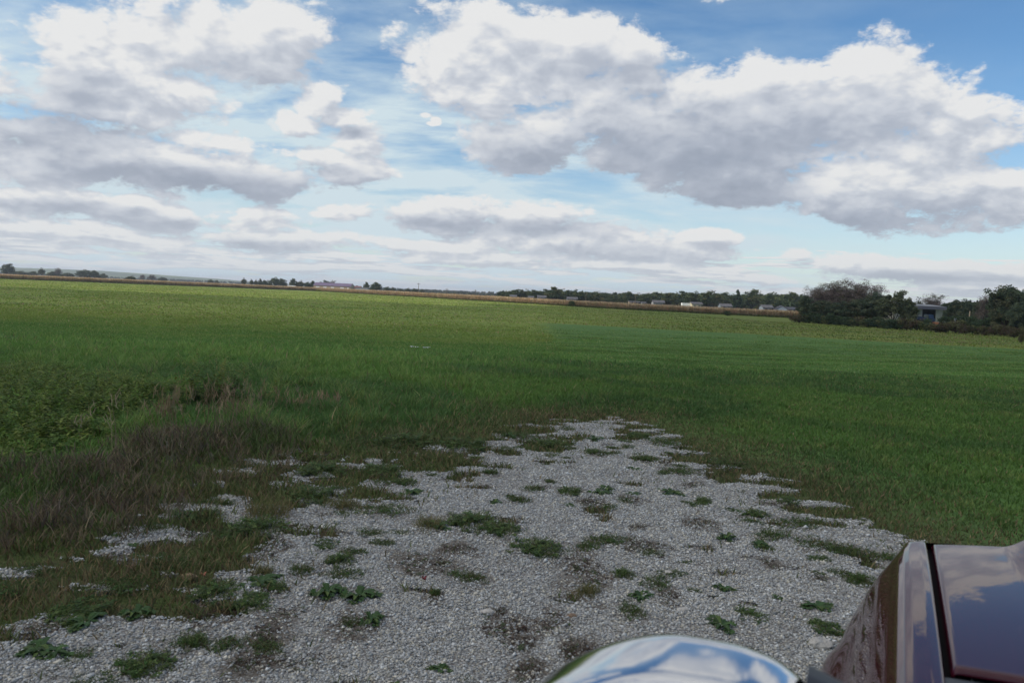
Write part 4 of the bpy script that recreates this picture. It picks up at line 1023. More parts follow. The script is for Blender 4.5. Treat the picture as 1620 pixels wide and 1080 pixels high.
    for px, d, tp, lb in ((662, 430, 447.5, 'tallest thin utility pole, left of the three yellow bushes'), (752, 430, 458, 'thin utility pole midway between the three yellow bushes and the tree line'), (707, 430, 456, 'thin utility pole beside the right one of the three yellow bushes'), (927, 420, 462.5, 'thin utility pole just right of the narrow dark conifer'), (1005, 410, 466, 'thin utility pole beside the tan trailer home')):
        pole(px, d, tp, lb, None, True, 'utility poles behind the corn')
    pole(1534, 150, 492, 'pale slim pole standing among shrubs right of the open fronted shed', M_TAN, False)
    # open fronted shed
    D = 190; x, y = along(1434, D); t = thing('open_shed', 'pale steel shed with a dark open front behind the hedgerow', 'shed', (x, y, FARZ), R_(8)); t.scale = (1, 1, 1.12)
    w, d, hl, hr = 12.2, 9.0, 5.7, 4.9
    fx = lambda s: -w / 2 + w * s
    # walls: left part closed, bay open at the right
    boxes('wall', [(-w / 2, fx(.58), -d / 2, -d / 2 + .12, 0, 3.92), (fx(.86), w / 2, -d / 2, -d / 2 + .12, 0, 3.92), (-w / 2, -w / 2 + .12, -d / 2 + .12, d / 2, 0, 3.92), (w / 2 - .12, w / 2, -d / 2 + .12, d / 2, 0, 3.92), (-w / 2 + .12, w / 2 - .12, d / 2 - .12, d / 2, 0, 3.92)], M_STEEL, t)
    bm = bmesh.new()
    q = [(-w / 2 - .3, -d / 2 - .9, 3.95), (w / 2 + .3, -d / 2 - .9, 3.95), (w / 2 + .3, 0, 4.35), (-w / 2 - .3, 0, 4.35), (w / 2 + .3, d / 2 + .3, 4.0), (-w / 2 - .3, d / 2 + .3, 4.0)]
    v = [bm.verts.new(p) for p in q] + [bm.verts.new((p[0], p[1], p[2] + .2)) for p in q]
    for f in ((0, 1, 2, 3), (3, 2, 4, 5), (6, 7, 8, 9), (9, 8, 10, 11), (0, 1, 7, 6), (5, 4, 10, 11), (1, 2, 8, 7), (2, 4, 10, 8), (0, 3, 9, 6), (3, 5, 11, 9)): bm.faces.new([v[i] for i in f])
    bm_obj('roof', bm, mat('grey steel roof', (0.20, 0.20, 0.205), 0.6, 0, 0.2, 0, 0.2, 0.8), t)
    boxes('eave_board', [(-w / 2 - .3, w / 2 + .3, -d / 2 - .96, -d / 2 - .91, 3.5, 4.12)], mat('dark fascia', (0.13, 0.12, 0.14), 0.6), t)
    boxes('bay_shade_panel', [(-w / 2 + .2, w / 2 - .2, d / 2 - .25, d / 2 - .13, 0.05, 3.8)], M_DARK, t)  # near-black panel standing in for the shade deep in the bay
    r = far_vehicle('blue_truck', 1463, 184, 4.2, 2.3, 1.9, M_BLUE, 'dark blue truck parked in the opening of the steel shed', R_(-60), zlift=0.75)
    # white sheets and odd pieces in the yard
    rs = random.Random(4)
    def sheet_pile(px, dep, wid, lab):
        x, y = along(px, dep); t = thing('scrap_pile', lab, 'scrap', (x, y, gzf(x, y)), 0)
        for k in range(6):
            cx = -wid / 2 + wid * (k + .5) / 6; hh = rs.uniform(.5, 1.3)
            o = boxes('white_sheet', [(-wid * .09, wid * .09, -.04, .04, 0, hh)], M_WHT, t); o.location = (cx, rs.uniform(-.3, .3), .9 + rs.uniform(0, .3)); o.rotation_euler = (rs.uniform(-.3, .3), rs.uniform(-.25, .25), rs.uniform(-.5, .5))
        boxes('pallet', [(-wid / 2, wid / 2, -.5, .6, .1 + .3 * k, .3 + .3 * k) for k in range(3)], M_WOOD, t)
    sheet_pile(1501, 150, 2.0, 'left of two heaps of white scrap sheets right of the shed')
    sheet_pile(1518, 148, 1.9, 'right one of two heaps of white scrap sheets right of the shed')
    x, y = along(1446, 150); t = thing('plastic_drum', 'small white drum by the left side of the shed opening', 'drum', (x, y, gzf(x, y)))
    v, f = tube([(0, 0, 0), (0, 0, .05), (0, 0, 1.6), (0, 0, 1.65)], [.2, .35, .35, .2], 14); link('drum_body', mesh_np('drum_body', v, f, None, True, [M_WHT]), t); boxes('lid', [(-.1, .1, -.1, .1, 1.65, 1.72)], M_WHT, t)
    far_vehicle('farm_machine', 1479, 150, 3.2, 1.7, 1.6, M_ORG, 'orange machine half hidden by the shrubs below the shed', R_(20), cat='machine')
    far_vehicle('farm_machine', 1530, 152, 2.2, 1.7, 1.5, M_ORG, 'small orange machine beside the pale slim pole', R_(-20), cat='machine')
    # litter in the grass
    for px, py, w, lab in ((656, 550, 0.36, 'left piece of crumpled white litter lying in the mown grass'), (674, 551.5, 0.28, 'right piece of flattened white litter lying in the mown grass')):
        x, y = at(px, py); n = 9; gx, gy = np.meshgrid(np.linspace(-w / 2, w / 2, n), np.linspace(-.2, .2, n)); zz = 0.02 + 0.04 * fbm(gx + px, gy, 5, 3, 1)
        V = np.stack([gx.ravel() * (1 + .2 * np.sin(gy.ravel() * 9)), gy.ravel(), zz.ravel()], 1); i = np.arange(n * n).reshape(n, n)
        F = np.stack([i[:-1, :-1], i[:-1, 1:], i[1:, 1:], i[1:, :-1]], -1).reshape(-1, 4)
        o = link('white_litter', mesh_np('white_litter', V, F, None, False, [mat('white plastic', (0.45, 0.46, 0.48), 0.5)]), label=lab, cat='litter', loc=(x, y, gzf(x, y)))
        md = o.modifiers.new('thick', 'SOLIDIFY'); md.thickness = 0.01
build_corn(); build_trees(); build_far()

# ------------------------------------------------------------------ the pickup beside the camera
def on_plane(px, py, z):
    d = ray(px, py); t = (z - CAMZ) / d.z; return Vector((d.x * t, d.y * t, z))
def build_truck():
    P1 = on_plane(1498, 1056, 1.15)
    best = None
    for k in range(200):
        z2 = 0.9 + 0.25 * k / 199; P2 = on_plane(1467, 852, z2); L = math.hypot(P2.x - P1.x, P2.y - P1.y)
        if best is None or abs(L - 1.17) < abs(best[0] - 1.17): best = (L, z2, P2)
    L, z2, P2 = best
    ang = math.atan2(P2.x - P1.x, P2.y - P1.y)
    HWR, HWF = 0.70, 0.655
    yaw = ang - math.atan2(HWR - HWF, L)          # truck heading, clockwise from +Y
    fwd = Vector((math.sin(yaw), math.cos(yaw), 0)); rgt = Vector((math.cos(yaw), -math.sin(yaw), 0))
    org = P1 + rgt * HWR; org.z = 0
    print('TRUCK yaw', math.degrees(yaw), 'z2', z2, 'L', L, 'org', org)
    paint = bpy.data.materials.new('maroon metallic paint'); paint.use_nodes = True
    T = NT(paint.node_tree); b = paint.node_tree.nodes['Principled BSDF']
    b.inputs['Base Color'].default_value = (0.036, 0.005, 0.012, 1); b.inputs['Specular IOR Level'].default_value = 0.0; b.inputs['Metallic'].default_value = 0.0; b.inputs['Roughness'].default_value = 0.38
    b.inputs['Coat Weight'].default_value = 1.0; b.inputs['Coat Roughness'].default_value = 0.015; b.inputs['Coat IOR'].default_value = 1.40
    co = T.n('ShaderNodeTexCoord').outputs['Object']
    sp = T.n('ShaderNodeTexVoronoi', i={'Vector': co, 'Scale': 160.0}).outputs['Distance']
    dust = T.math('MULTIPLY', T.rng(sp, 0.13, 0.07), T.rng(T.noise(co, 9, 3, 0.6).outputs[0], 0.55, 0.7))
    paint.node_tree.links.new(T.mix(T.math('MULTIPLY', dust, 0.5), (0.036, 0.005, 0.012), (0.2, 0.17, 0.15)), b.inputs['Base Color'])
    paint.node_tree.links.new(T.math('MULTIPLY_ADD', dust, 0.3, 0.015), b.inputs['Coat Roughness'])
    black = mat('black plastic trim', (0.016, 0.017, 0.02), 0.45, 0, 0.4); seal = mat('seal and gap black', (0.008, 0.008, 0.009), 0.8, 0, 0.1)  # the seal black also fills the shaded gaps beside the hood
    grey = mat('grey cowl plastic', (0.035, 0.04, 0.045), 0.5, 0, 0.35, 0, 0.2, 30); chrome = mat('chrome', (0.62, 0.63, 0.65), 0.09, 1.0)
    glass = mat('tinted glass', (0.02, 0.025, 0.025), 0.03, 0, 0.8, 0.6); rim = mat('alloy rim', (0.45, 0.46, 0.48), 0.25, 1.0); lens = mat('headlight lens', (0.6, 0.62, 0.65), 0.08, 0.3, 0.8, 1.0); cloth = mat('dark seat cloth', (0.03, 0.03, 0.032), 0.9)
    t = thing('pickup_truck', 'shiny maroon pickup truck with a chrome mirror in the lower right corner', 'pickup', org, -yaw)
    def grid(name, fn, nu, nv, m_, flip=False, thick=None, parent=t):
        V = np.array([fn(i / (nu - 1), j / (nv - 1)) for j in range(nv) for i in range(nu)])
        k = np.arange(nu * nv).reshape(nv, nu); F = np.stack([k[:-1, :-1], k[:-1, 1:], k[1:, 1:], k[1:, :-1]], -1).reshape(-1, 4)
        if flip: F = F[:, ::-1]
        o = link(name, mesh_np(name, V, F, None, True, [m_]), parent)
        if thick: md = o.modifiers.new('thick', 'SOLIDIFY'); md.thickness = thick; md.offset = -1
        return o
    HL = L                       # hood length
    dz = 1.15 - z2               # fall of the hood to its front edge
    def drop(s):                 # s = y / HL
        s = max(s, -0.3)
        if s <= 1: return dz * (0.40 * s + 0.60 * max(0.0, s) ** 2.6)
        q = (s - 1) * HL
        return dz + 0.22 * q + 2.4 * q * q
    def hw(s): return HWR + (HWF - HWR) * s
    def edge_round(e, R=0.022):  # rolled edge
        return 0.0 if e > R else (R - math.sqrt(max(0, R * R - (R - e) ** 2)))
    def hood(u, v):
        # v along, u across
        s = v; W = hw(s) - 0.007
        uu = (u * 2 - 1); uu = math.copysign(abs(uu) ** 0.8, uu); x = uu * W
        crown = 0.030 * (1 - (x / W) ** 2) * (0.5 + 0.7 * s)
        e = (W - abs(x)); bul = 0.040 * float(sstep(0.20, 0.30, e)) * (0.15 + 0.85 * float(sstep(0.0, 1.0, s)))
        y = HL * s * 1.0 - 0.05 * (abs(x) / W) ** 2.5 * s
        z = 1.15 - drop(s) + crown + bul - edge_round(e, 0.010)
        z -= 0.4 * edge_round((1 - s) * HL, 0.014) + edge_round(s * HL, 0.008)
        return (x, y, z)
    grid('hood', hood, 121, 81, paint, thick=0.006)
    # black filler strips below the shut lines, added for the shade inside the gaps
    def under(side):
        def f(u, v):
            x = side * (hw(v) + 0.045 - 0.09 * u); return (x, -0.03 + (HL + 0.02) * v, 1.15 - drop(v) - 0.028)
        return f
    grid('gap_shade_strip', under(-1), 2, 20, seal); grid('gap_shade_strip', under(1), 2, 20, seal)
    # fenders: profile from the shut line over the crease and down the side
    prof = [(0.0, -0.010), (0.004, -0.001), (0.02, 0.0), (0.050, -0.004), (0.064, -0.010), (0.078, -0.021), (0.096, -0.042), (0.126, -0.085), (0.160, -0.15), (0.190, -0.23), (0.207, -0.31), (0.214, -0.40), (0.210, -0.50), (0.195, -0.62), (0.18, -0.72)]
    pt = np.linspace(0, 1, len(prof)); pxs = [p[0] for p in prof]; pzs = [p[1] for p in prof]
    AX = 0.48                    # front axle, y
    def fender(side):
        def f(u, v):
            s = -0.16 / HL + (1.10 + 0.16 / HL) * v; y = HL * s
            a = np.interp(u, pt, pxs); b_ = np.interp(u, pt, pzs)
            flare = 0.040 * float(sstep(-0.16, -0.30, b_)) * math.exp(-((y - AX) / 0.42) ** 2)
            edge = 0.016 * math.exp(-((math.hypot(y - AX, (1.15 + b_ - 0.40)) - 0.50) / 0.05) ** 2) * float(sstep(-0.2, -0.3, b_))
            nose = float(sstep(0.72, 1.10, s)); inn = 0.06 * nose ** 2 * float(sstep(0.04, 0.13, a))
            x = hw(s) + 0.007 + a + flare + edge - inn - 0.12 * float(sstep(1.02, 1.1, s)) * (a > 0.03)
            z = 1.15 - drop(s) + b_
            # wheel opening
            r = math.hypot(y - AX, z - 0.40)
            if r < 0.45 and z < 0.86: 
                z = 0.40 + math.sqrt(max(0, 0.45 ** 2 - min(abs(y - AX), .449) ** 2)) if z > 0.30 else z
            yy = y - 0.05 * s - 0.06 * (a / 0.13) * nose ** 2
            return (side * x, yy, z)
        return f
    grid('fender', fender(-1), 90, 120, paint, thick=0.004); grid('fender', fender(1), 90, 120, paint, True, thick=0.004)
    # front end
    zf = 1.15 - drop(1.0)
    def nose(u, v):
        x = (u * 2 - 1) * (HWF + 0.03); c = (abs(u * 2 - 1)) ** 2.5
        return (x, HL + 0.012 + 0.05 * math.sin(v * math.pi * .5) - 0.06 * c, zf - 0.004 - 0.09 * v + 0.02 * (1 - c))
    grid('nose_panel', nose, 41, 9, paint)
    boxes('grille', [(-0.5, 0.5, HL - .02, HL + .04, zf - .42 + .085 * k, zf - .36 + .085 * k) for k in range(4)] + [(-.02, .02, HL - .03, HL + .035, zf - .42, zf - .1)], chrome, t)
    boxes('radiator', [(-.62, .62, HL - .10, HL - .03, zf - .5, zf - .09)], black, t)
    for s in (-1, 1): boxes('headlight', [(s * .64 - .12, s * .64 + .12, HL - .12, HL + .01, zf - .36, zf - .12)], lens, t, 0.02)
    boxes('front_bumper', [(-.74, .74, HL - .05, HL + .14, .42, .62)], chrome, t, 0.03)
    # cowl, windscreen, cab
    def cowl(u, v):
        x = (u * 2 - 1) * (HWR + 0.03); c = 1 - (u * 2 - 1) ** 2
        return (x, -0.018 - 0.30 * v, 1.137 + 0.02 * c + 0.045 * v)
    grid('cowl', cowl, 21, 6, grey, True)
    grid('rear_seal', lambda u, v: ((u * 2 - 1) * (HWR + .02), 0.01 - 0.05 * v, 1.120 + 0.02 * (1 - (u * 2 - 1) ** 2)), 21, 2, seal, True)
    YB, ZB, YT, ZT = -0.33, 1.19, -1.02, 1.78
    def ws(u, v):
        k = u * 2 - 1; wv = 0.68 - 0.10 * v; return (k * wv, YB + (YT - YB) * v - 0.10 * k * k, ZB + (ZT - ZB) * v + 0.02 * math.sin(math.pi * v))
    grid('windshield', ws, 15, 11, glass)
    bm = bmesh.new()
    for s in (-1, 1):
        a = [(s * .70, YB - .10, ZB - .05), (s * .775, YB - .19, ZB - .06), (s * .67, YT - .16, ZT - .0), (s * .60, YT - .10, ZT + .01)]
        v = [bm.verts.new(p) for p in a] + [bm.verts.new((p[0] * .97, p[1] - .05, p[2] - .02)) for p in a]
        for f in ((0, 1, 2, 3), (7, 6, 5, 4), (0, 1, 5, 4), (1, 2, 6, 5), (2, 3, 7, 6), (3, 0, 4, 7)): bm.faces.new([v[i] for i in f])
    bm_obj('windshield_pillar', bm, paint, t)
    grid('roof', lambda u, v: ((u * 2 - 1) * (.61 + .03 * math.sin(v * 3.14)), YT - .06 - 1.5 * v, ZT + .01 + .035 * (1 - (u * 2 - 1) ** 4) + .01 * math.sin(3.14 * v)), 21, 15, paint, True, 0.03)
    boxes('rear_cab_wall', [(-.78, .78, -2.62, -2.58, .45, 1.12)], paint, t); boxes('rear_window', [(-.58, .58, -2.60, -2.57, 1.16, 1.74)], glass, t)
    for s in (-1, 1):
        def door(u, v, s=s):
            y = -0.19 - 1.02 * u; z = 0.42 + 0.72 * v
            return (s * (HWR + 0.145 + 0.035 * math.sin(min(1, v * 1.15) * math.pi) ** 0.7 - 0.05 * float(sstep(.9, 1.0, v)) - 0.02 * float(sstep(0.1, 0, u))), y, z)
        d_ = grid('door', door, 20, 24, paint, s < 0, 0.02)
        boxes('handle', [(s * .86 - .012, s * .86 + .012, -1.12, -0.98, .93, .955)], chrome, d_, 0.004)
        def rdoor(u, v, s=s):
            x, y, z = door(u, v, s); return (x, y - 1.03 + (0.02 * u), z)
        grid('rear_door', rdoor, 20, 24, paint, s < 0, 0.02)
        boxes('side_rear_window', [(s * .70 - .005, s * .70 + .005, -2.52, -1.30, 1.16, 1.70)], glass, t)
        boxes('roof_pillar', [(s * .69 - .02, s * .69 + .02, -1.30, -1.22, 1.12, 1.77), (s * .69 - .02, s * .69 + .02, -2.60, -2.54, 1.12, 1.77)], paint, t)
        boxes('sill', [(s * .78 - .05, s * .78 + .05, -2.6, -0.2, .32, .44)], paint, t)
        boxes('bed_side', [(s * .82 - .04, s * .82 + .04, -4.35, -2.68, .5, 1.15)], paint, t, 0.02)
    boxes('tailgate', [(-.78, .78, -4.36, -4.30, .55, 1.14)], paint, t, 0.01); boxes('bed_floor', [(-.78, .78, -4.30, -2.68, .58, .62)], black, t)
    boxes('rear_bumper', [(-.85, .85, -4.52, -4.38, .45, .62)], chrome, t, 0.03)
    boxes('chassis', [(-.62, .62, -4.3, HL - .12, .30, .46), (-.58, .58, -.2, HL - .14, .46, .92)], black, t)
    for s in (-1, 1): boxes('seat', [(s * .36 - .25, s * .36 + .25, -1.75, -1.25, .55, .8), (s * .36 - .25, s * .36 + .25, -1.88, -1.72, .8, 1.42)], cloth, t, 0.04)
    boxes('dashboard', [(-.7, .7, -.75, -.42, .8, 1.13)], black, t, 0.03)
    for sx in (-1, 1):
        for wy in (AX, -3.35):
            w_ = link('wheel', None, t); w_.location = (sx * .76, wy, .385)
            bm = bmesh.new(); bmesh.ops.create_cone(bm, cap_ends=True, segments=40, radius1=.385, radius2=.385, depth=.25, matrix=Matrix.Rotation(math.pi / 2, 4, 'Y'))
            bmesh.ops.bevel(bm, geom=[e for e in bm.edges if len(e.link_faces) == 2 and e.calc_face_angle(0) > 1], offset=.03, segments=3, affect='EDGES'); bm_obj('tyre', bm, M_TYRE, w_, True)
            bm = bmesh.new(); bmesh.ops.create_cone(bm, cap_ends=True, segments=32, radius1=.235, radius2=.235, depth=.262, matrix=Matrix.Rotation(math.pi / 2, 4, 'Y')); bm_obj('rim', bm, rim, w_)
    # wiper
    v, f = tube([(-.62, -.16, 1.185), (-.2, -.22, 1.215), (.05, -.25, 1.225)], [.010, .008, .006], 6); link('wiper', mesh_np('wiper', v, f, None, True, [black]), t)
    # mirrors
    def sup(c, r, ex, m_, name, parent, tilt=0.0, cut=None, nu=48, nv=28):
        def f(u, v):
            a = -math.pi + 2 * math.pi * u; b_ = -math.pi / 2 + math.pi * v
            def sp_(w, e): return math.copysign(abs(w) ** e, w)
            x = r[0] * sp_(math.cos(b_), ex) * sp_(math.cos(a), ex); y = r[1] * sp_(math.cos(b_), ex) * sp_(math.sin(a), ex); z = r[2] * sp_(math.sin(b_), ex)
            z *= 1 - 0.22 * (x / r[0]) * tilt; 
            return (c[0] + x, c[1] + y, c[2] + z)
        return grid(name, f, nu, nv, m_, parent=parent)
    for s in (-1, 1):
        mr = link('side_mirror', None, t); mr.location = (s * 1.067, -0.885, 1.343)
        if s > 0: mr.scale = (-1, 1, 1)
        # chrome cap: a rounded shell tapering towards the arm
        def cap(u, v):
            a = -math.pi / 2 + math.pi * u                     # -90..90: outboard tip to inboard end
            xx = 0.176 * math.sin(a)
            wq = max(0.0, 1 - abs(xx / 0.181) ** (1.75 if xx < 0 else 3.2)) ** (0.62 if xx < 0 else 0.5)
            b_ = math.pi * (1.50 * v - 0.46)
            rz = 0.112 * wq * (1 + 0.10 * (xx / 0.18)); ry = 0.105 * wq
            e = 0.48
            return (xx - 0.0, ry * math.copysign(abs(math.sin(b_)) ** e, math.sin(b_)), rz * math.copysign(abs(math.cos(b_)) ** e, math.cos(b_)))
        grid('mirror_cap', cap, 60, 44, chrome, parent=mr, thick=0.004)
        def housing(u, v):
            a = -math.pi / 2 + math.pi * u; xx = 0.170 * math.sin(a); wq = max(0.0, 1 - abs(xx / 0.176) ** (1.75 if xx < 0 else 3.2)) ** (0.62 if xx < 0 else 0.5); b_ = 2 * math.pi * v
            k = 1 + 0.10 * (xx / 0.18)
            return (xx, -0.03 + 0.05 * wq * math.sin(b_), -0.014 + 0.088 * wq * k * math.copysign(abs(math.cos(b_)) ** .72, math.cos(b_)))
        grid('mirror_housing', housing, 40, 32, black, parent=mr)
        grid('mirror_glass', lambda u, v: (0.120 * (u * 2 - 1), -0.086, -0.015 + 0.062 * (v * 2 - 1)), 8, 8, chrome, True, parent=mr)
        def arm(u, v):
            a = 2 * math.pi * u; xx = 0.140 + 0.16 * v; r1 = 0.112 * (1 - .30 * v); 
            return (xx, 0.03 + 0.080 * (1 - .3 * v) * math.copysign(abs(math.sin(a)) ** .7, math.sin(a)), -0.004 - 0.012 * v + r1 * math.copysign(abs(math.cos(a)) ** .7, math.cos(a)))
        grid('mirror_arm', arm, 40, 12, black, parent=mr)
build_truck()

# ------------------------------------------------------------------ weeds, stones and leaves on the gravel
WM = bpy.data.materials['grass blades']
def weed_mesh(kind, seed):
    """a patch about one metre across (unit half size), scaled where it stands"""
    global rng
    keep = rng; rng = np.random.default_rng(seed)
    def spot(n, p=0.7):
        a = rng.random(n) * 6.283; r = rng.random(n) ** p * (0.8 + 0.35 * np.sin(a * 2 + seed) * 0.5 + 0.15 * np.sin(a * 5 + seed)); return r * np.cos(a), r * np.sin(a)
    parts = []
    if kind == 'leafy':
        x, y = spot(64, 0.65); r = np.hypot(x, y)
        parts.append(leafy_stems(x, y, 0.36 * (1.15 - r * 0.75) * (0.5 + 0.8 * rng.random(64)), 16, (0.055, 0.105, 0.026), (0.095, 0.135, 0.036), leaf=0.075, spread=0.9))
        x, y = spot(560, 0.75); x *= 1.25; parts.append(blades(x, y, (0.10 + 0.34 * rng.random(560) ** 1.3) * (1.15 - 0.6 * np.hypot(x, y)).clip(0.3), np.full(560, .010), tints(560, (0.072, 0.115, 0.032), .4, (0.13, 0.11, 0.055), .25), 1.1, np.zeros(560)))
    elif kind == 'rosette':
        for cx, cy, s in ((0, 0, 1.0), (0.6, 0.3, .55), (-0.6, -.2, .5), (.2, -.6, .45)):
            n = 26; a = rng.random(n) * 6.283; L = s * (0.45 + 0.35 * rng.random(n)); w = L * 0.17; up = 0.25 + 0.5 * rng.random(n)
            P = np.zeros((n, 6, 3)); ca, sa = np.cos(a), np.sin(a)
            for k, (t_, ww, hz) in enumerate(((0, .3, 0), (0, -.3, 0), (.55, 1.0, 1), (.55, -1.0, 1), (.85, .7, .95), (1.05, 0, .6))):
                P[:, k] = np.stack([cx + ca * L * t_ - sa * w * ww, cy + sa * L * t_ + ca * w * ww, 0.02 + L * up * hz * .6], 1)
            F = np.array([(0, 2, 3), (0, 3, 1), (2, 4, 3), (4, 5, 3)])[None] + (np.arange(n) * 6)[:, None, None]
            C = tints(n, (0.050, 0.098, 0.032), 0.3, (0.08, 0.12, 0.035), .2)
            parts.append((P.reshape(-1, 3), F.reshape(-1, 3), np.repeat(C[:, None], 6, 1).reshape(-1, 3)))
    elif kind == 'grass':
        x, y = spot(520, 0.6); parts.append(blades(x, y, 0.12 + 0.28 * rng.random(520) ** 1.6, np.full(520, .012), tints(520, (0.055, 0.095, 0.026), .35, (0.115, 0.09, 0.045), .3), 1.1, np.zeros(520)))
        x, y = spot(25, .6); parts.append(leafy_stems(x, y, 0.14 + 0.12 * rng.random(25), 8, (0.05, 0.10, 0.022), (0.08, 0.12, 0.03), leaf=0.08, spread=1.1))
    elif kind == 'dry':
        x, y = spot(420, 0.55); parts.append(blades(x, y, 0.04 + 0.15 * rng.random(420) ** 1.5, np.full(420, .012), tints(420, (0.060, 0.036, 0.026), .45, (0.12, 0.085, 0.05), .3), 1.6, np.zeros(420)))
        x, y = spot(34, .7); parts.append(leafy_stems(x, y, 0.10 + 0.08 * rng.random(34), 8, (0.06, 0.04, 0.028), (0.055, 0.085, 0.028), leaf=0.06, spread=1.4))
    elif kind == 'tan':
        x, y = spot(520, 0.7); parts.append(blades(x, y, 0.22 + 0.40 * rng.random(520), np.full(520, .009), tints(520, (0.16, 0.135, 0.06), .3, (0.09, 0.12, 0.035), .35), .7, np.zeros(520)))
    v, f, c = merge(parts); rng = keep
    return mesh_np('weed_leaves', v, f, c, False, [WM])
WEEDM = {k: [weed_mesh(k, 40 + 7 * i + 3 * j) for j in range(3)] for i, k in enumerate(('leafy', 'rosette', 'grass', 'dry', 'tan'))}
KN = {'leafy': ('leafy_weed', 'bushy green leafy weed'), 'rosette': ('rosette_weed', 'low blue green rosette weed'), 'grass': ('grass_tuft', 'flat patch of dull green grass'), 'dry': ('withered_weed', 'flat brown withered weed'), 'tan': ('dry_grass_tuft', 'upright tan grass tuft')}
def where(px, py):
    h_ = ('far left', 'left', 'centre left', 'centre', 'centre right', 'right', 'far right')[int(min(6, max(0, (px - 20) / 210)))]
    return h_
def build_weeds():
    rs = random.Random(3); used = {}
    order = {k: [] for k in KN}
    for i, (px, py, a, b, k) in enumerate(PATCH): order[k].append((px, py, i))
    # a landmark for every patch: the rank from the front within its kind and column of the drive
    for k, lst in order.items():
        cols = {}
        for px, py, i in lst: cols.setdefault(where(px, py), []).append((py, px, i))
        for wn, c in cols.items():
            c.sort(reverse=True)
            ords = ['nearest', 'second nearest', 'third nearest', 'fourth nearest', 'fifth nearest', 'sixth nearest', 'seventh nearest', 'eighth nearest', 'ninth nearest']
            for j, (py, px, i) in enumerate(c):
                used[i] = KN[k][1] + ', ' + ('the only one' if len(c) == 1 else ords[min(j, 8)]) + ' at the ' + wn + ' of the gravel'
    for i, (x, y, rx, ry, k) in enumerate(PW):
        o = link(KN[k][0], WEEDM[k][rs.randrange(3)], None, used[i], 'weed', None, None, (x, y, gzf(x, y) + 0.004), rs.uniform(-.4, .4))
        hz = {'leafy': 0.75, 'rosette': .7, 'grass': .55, 'dry': .5, 'tan': .85}[k] * (rx * ry) ** 0.5 * 1.0
        o.scale = (rx * 1.05, ry * 1.5, max(0.12, hz) * 1.2)
    # small tufts scattered between
    n = 0; tries = 0; small = []
    while n < 210 and tries < 20000:
        tries += 1
        y = rs.uniform(3.4, 11.5); x = rs.uniform(-0.62, 0.62) * y
        g = float(gravel_cover(np.array([x]), np.array([y]))[0]); sd = float(poly_sd(np.array([x]), np.array([y]), GP)[0])
        if g < 0.5 or rs.random() > 0.22 + 0.8 * math.exp(-sd / 0.7): continue
        mid = math.exp(-((x - 0.06 * y - 0.15) / 0.45) ** 2)
        k = rs.choice(['leafy', 'grass', 'grass', 'dry', 'dry', 'rosette'])
        s = rs.uniform(0.035, 0.11) * (1 + 0.04 * y)
        small.append((x, y, k, link('small_weed', WEEDM[k][rs.randrange(3)], None, None, 'weed', 'small weed sprigs scattered over the gravel', None, (x, y, gzf(x, y) + 0.005), rs.uniform(0, 6))))
        small[-1][3].scale = (s * 1.3, s, s * rs.uniform(.6, 1.1)); n += 1
    cells = {}
    for x, y, k, o in small:
        c = where(810 + FPX * x / y, 0); cells.setdefault((k, c), []).append((y, o))
    NM = {'leafy': 'small leafy green sprig', 'grass': 'small dull grass sprig', 'dry': 'small withered brown sprig', 'rosette': 'small flat rosette sprig'}
    for (k, c), lst in cells.items():
        lst.sort(key=lambda q: q[0])
        for j, (y, o) in enumerate(lst): o['label'] = NM[k] + ', ' + ORD[min(j, 29)] + ' from the front at the ' + c + ' of the gravel'
def rock(px, py, w, h, label, color=(0.42, 0.40, 0.37), name='limestone_rock'):
    x, y = at(px, py); bm = bmesh.new(); bmesh.ops.create_icosphere(bm, subdivisions=3, radius=1)
    for v in bm.verts:
        q = v.co.copy(); q += mnoise.noise_vector(q * 1.3 + Vector((px, 0, 0))) * 0.35 + mnoise.noise_vector(q * 4 + Vector((px, 0, 0))) * 0.08
        v.co = Vector((q.x * w, q.y * w * .75, q.z * h))
    o = bm_obj(name, bm, mat('pale rock', color, 0.9, 0, .2, 0, .3, 25, None, .5, 60), None, False, label=label, cat='rock'); o.location = (x, y, gzf(x, y) + h * .3)
def leaf(px, py, s, color, label):
    x, y = at(px, py); n = 10; V = [(0, 0, .006)]
    for k in range(n):
        a = 6.283 * k / n; r = s * (1 if k % 2 else .62) * (1.15 if k in (2, 3) else 1); V.append((r * math.cos(a), r * .8 * math.sin(a), .02 + .012 * math.sin(a * 2)))
    F = [(0, 1 + k, 1 + (k + 1) % n) for k in range(n)]
    o = link('fallen_leaf', mesh_np('fallen_leaf', V, F, None, False, [mat('dead leaf', color, .7)]), label=label, cat='leaf', loc=(x, y, gzf(x, y) + .018))
    md = o.modifiers.new('thick', 'SOLIDIFY'); md.thickness = .0015
def stalks(px, py, n, h, spread, label, name, col, alt, leafy=False, seed=1):
    global rng
    keep = rng; rng = np.random.default_rng(seed); x0, y0 = at(px, py)
    x = rng.normal(0, spread, n); y = rng.normal(0, spread * .6, n)
    if leafy: v, f, c = leafy_stems(x, y, h * (0.5 + 0.5 * rng.random(n)), 40, col, alt, leaf=.05, spread=.35)
    else:
        hh = h * (0.55 + 0.45 * rng.random(n)); C = tints(n, col, .3, alt, .3)
        p = [blades(x, y, hh, np.full(n, .0035), C, .45, np.zeros(n), .6)]
        for j in range(8): p.append(blades(x + rng.normal(0, .02, n), y + rng.normal(0, .02, n), .06 + .05 * rng.random(n), np.full(n, .0045), C * 1.2, .6, hh * (.72 + .03 * j)))
        v, f, c = merge(p)
    rng = keep
    link(name, mesh_np(name, v, f, c, False, [WM]), label=label, cat='plant', loc=(x0, y0, gzf(x0, y0)))
build_weeds()
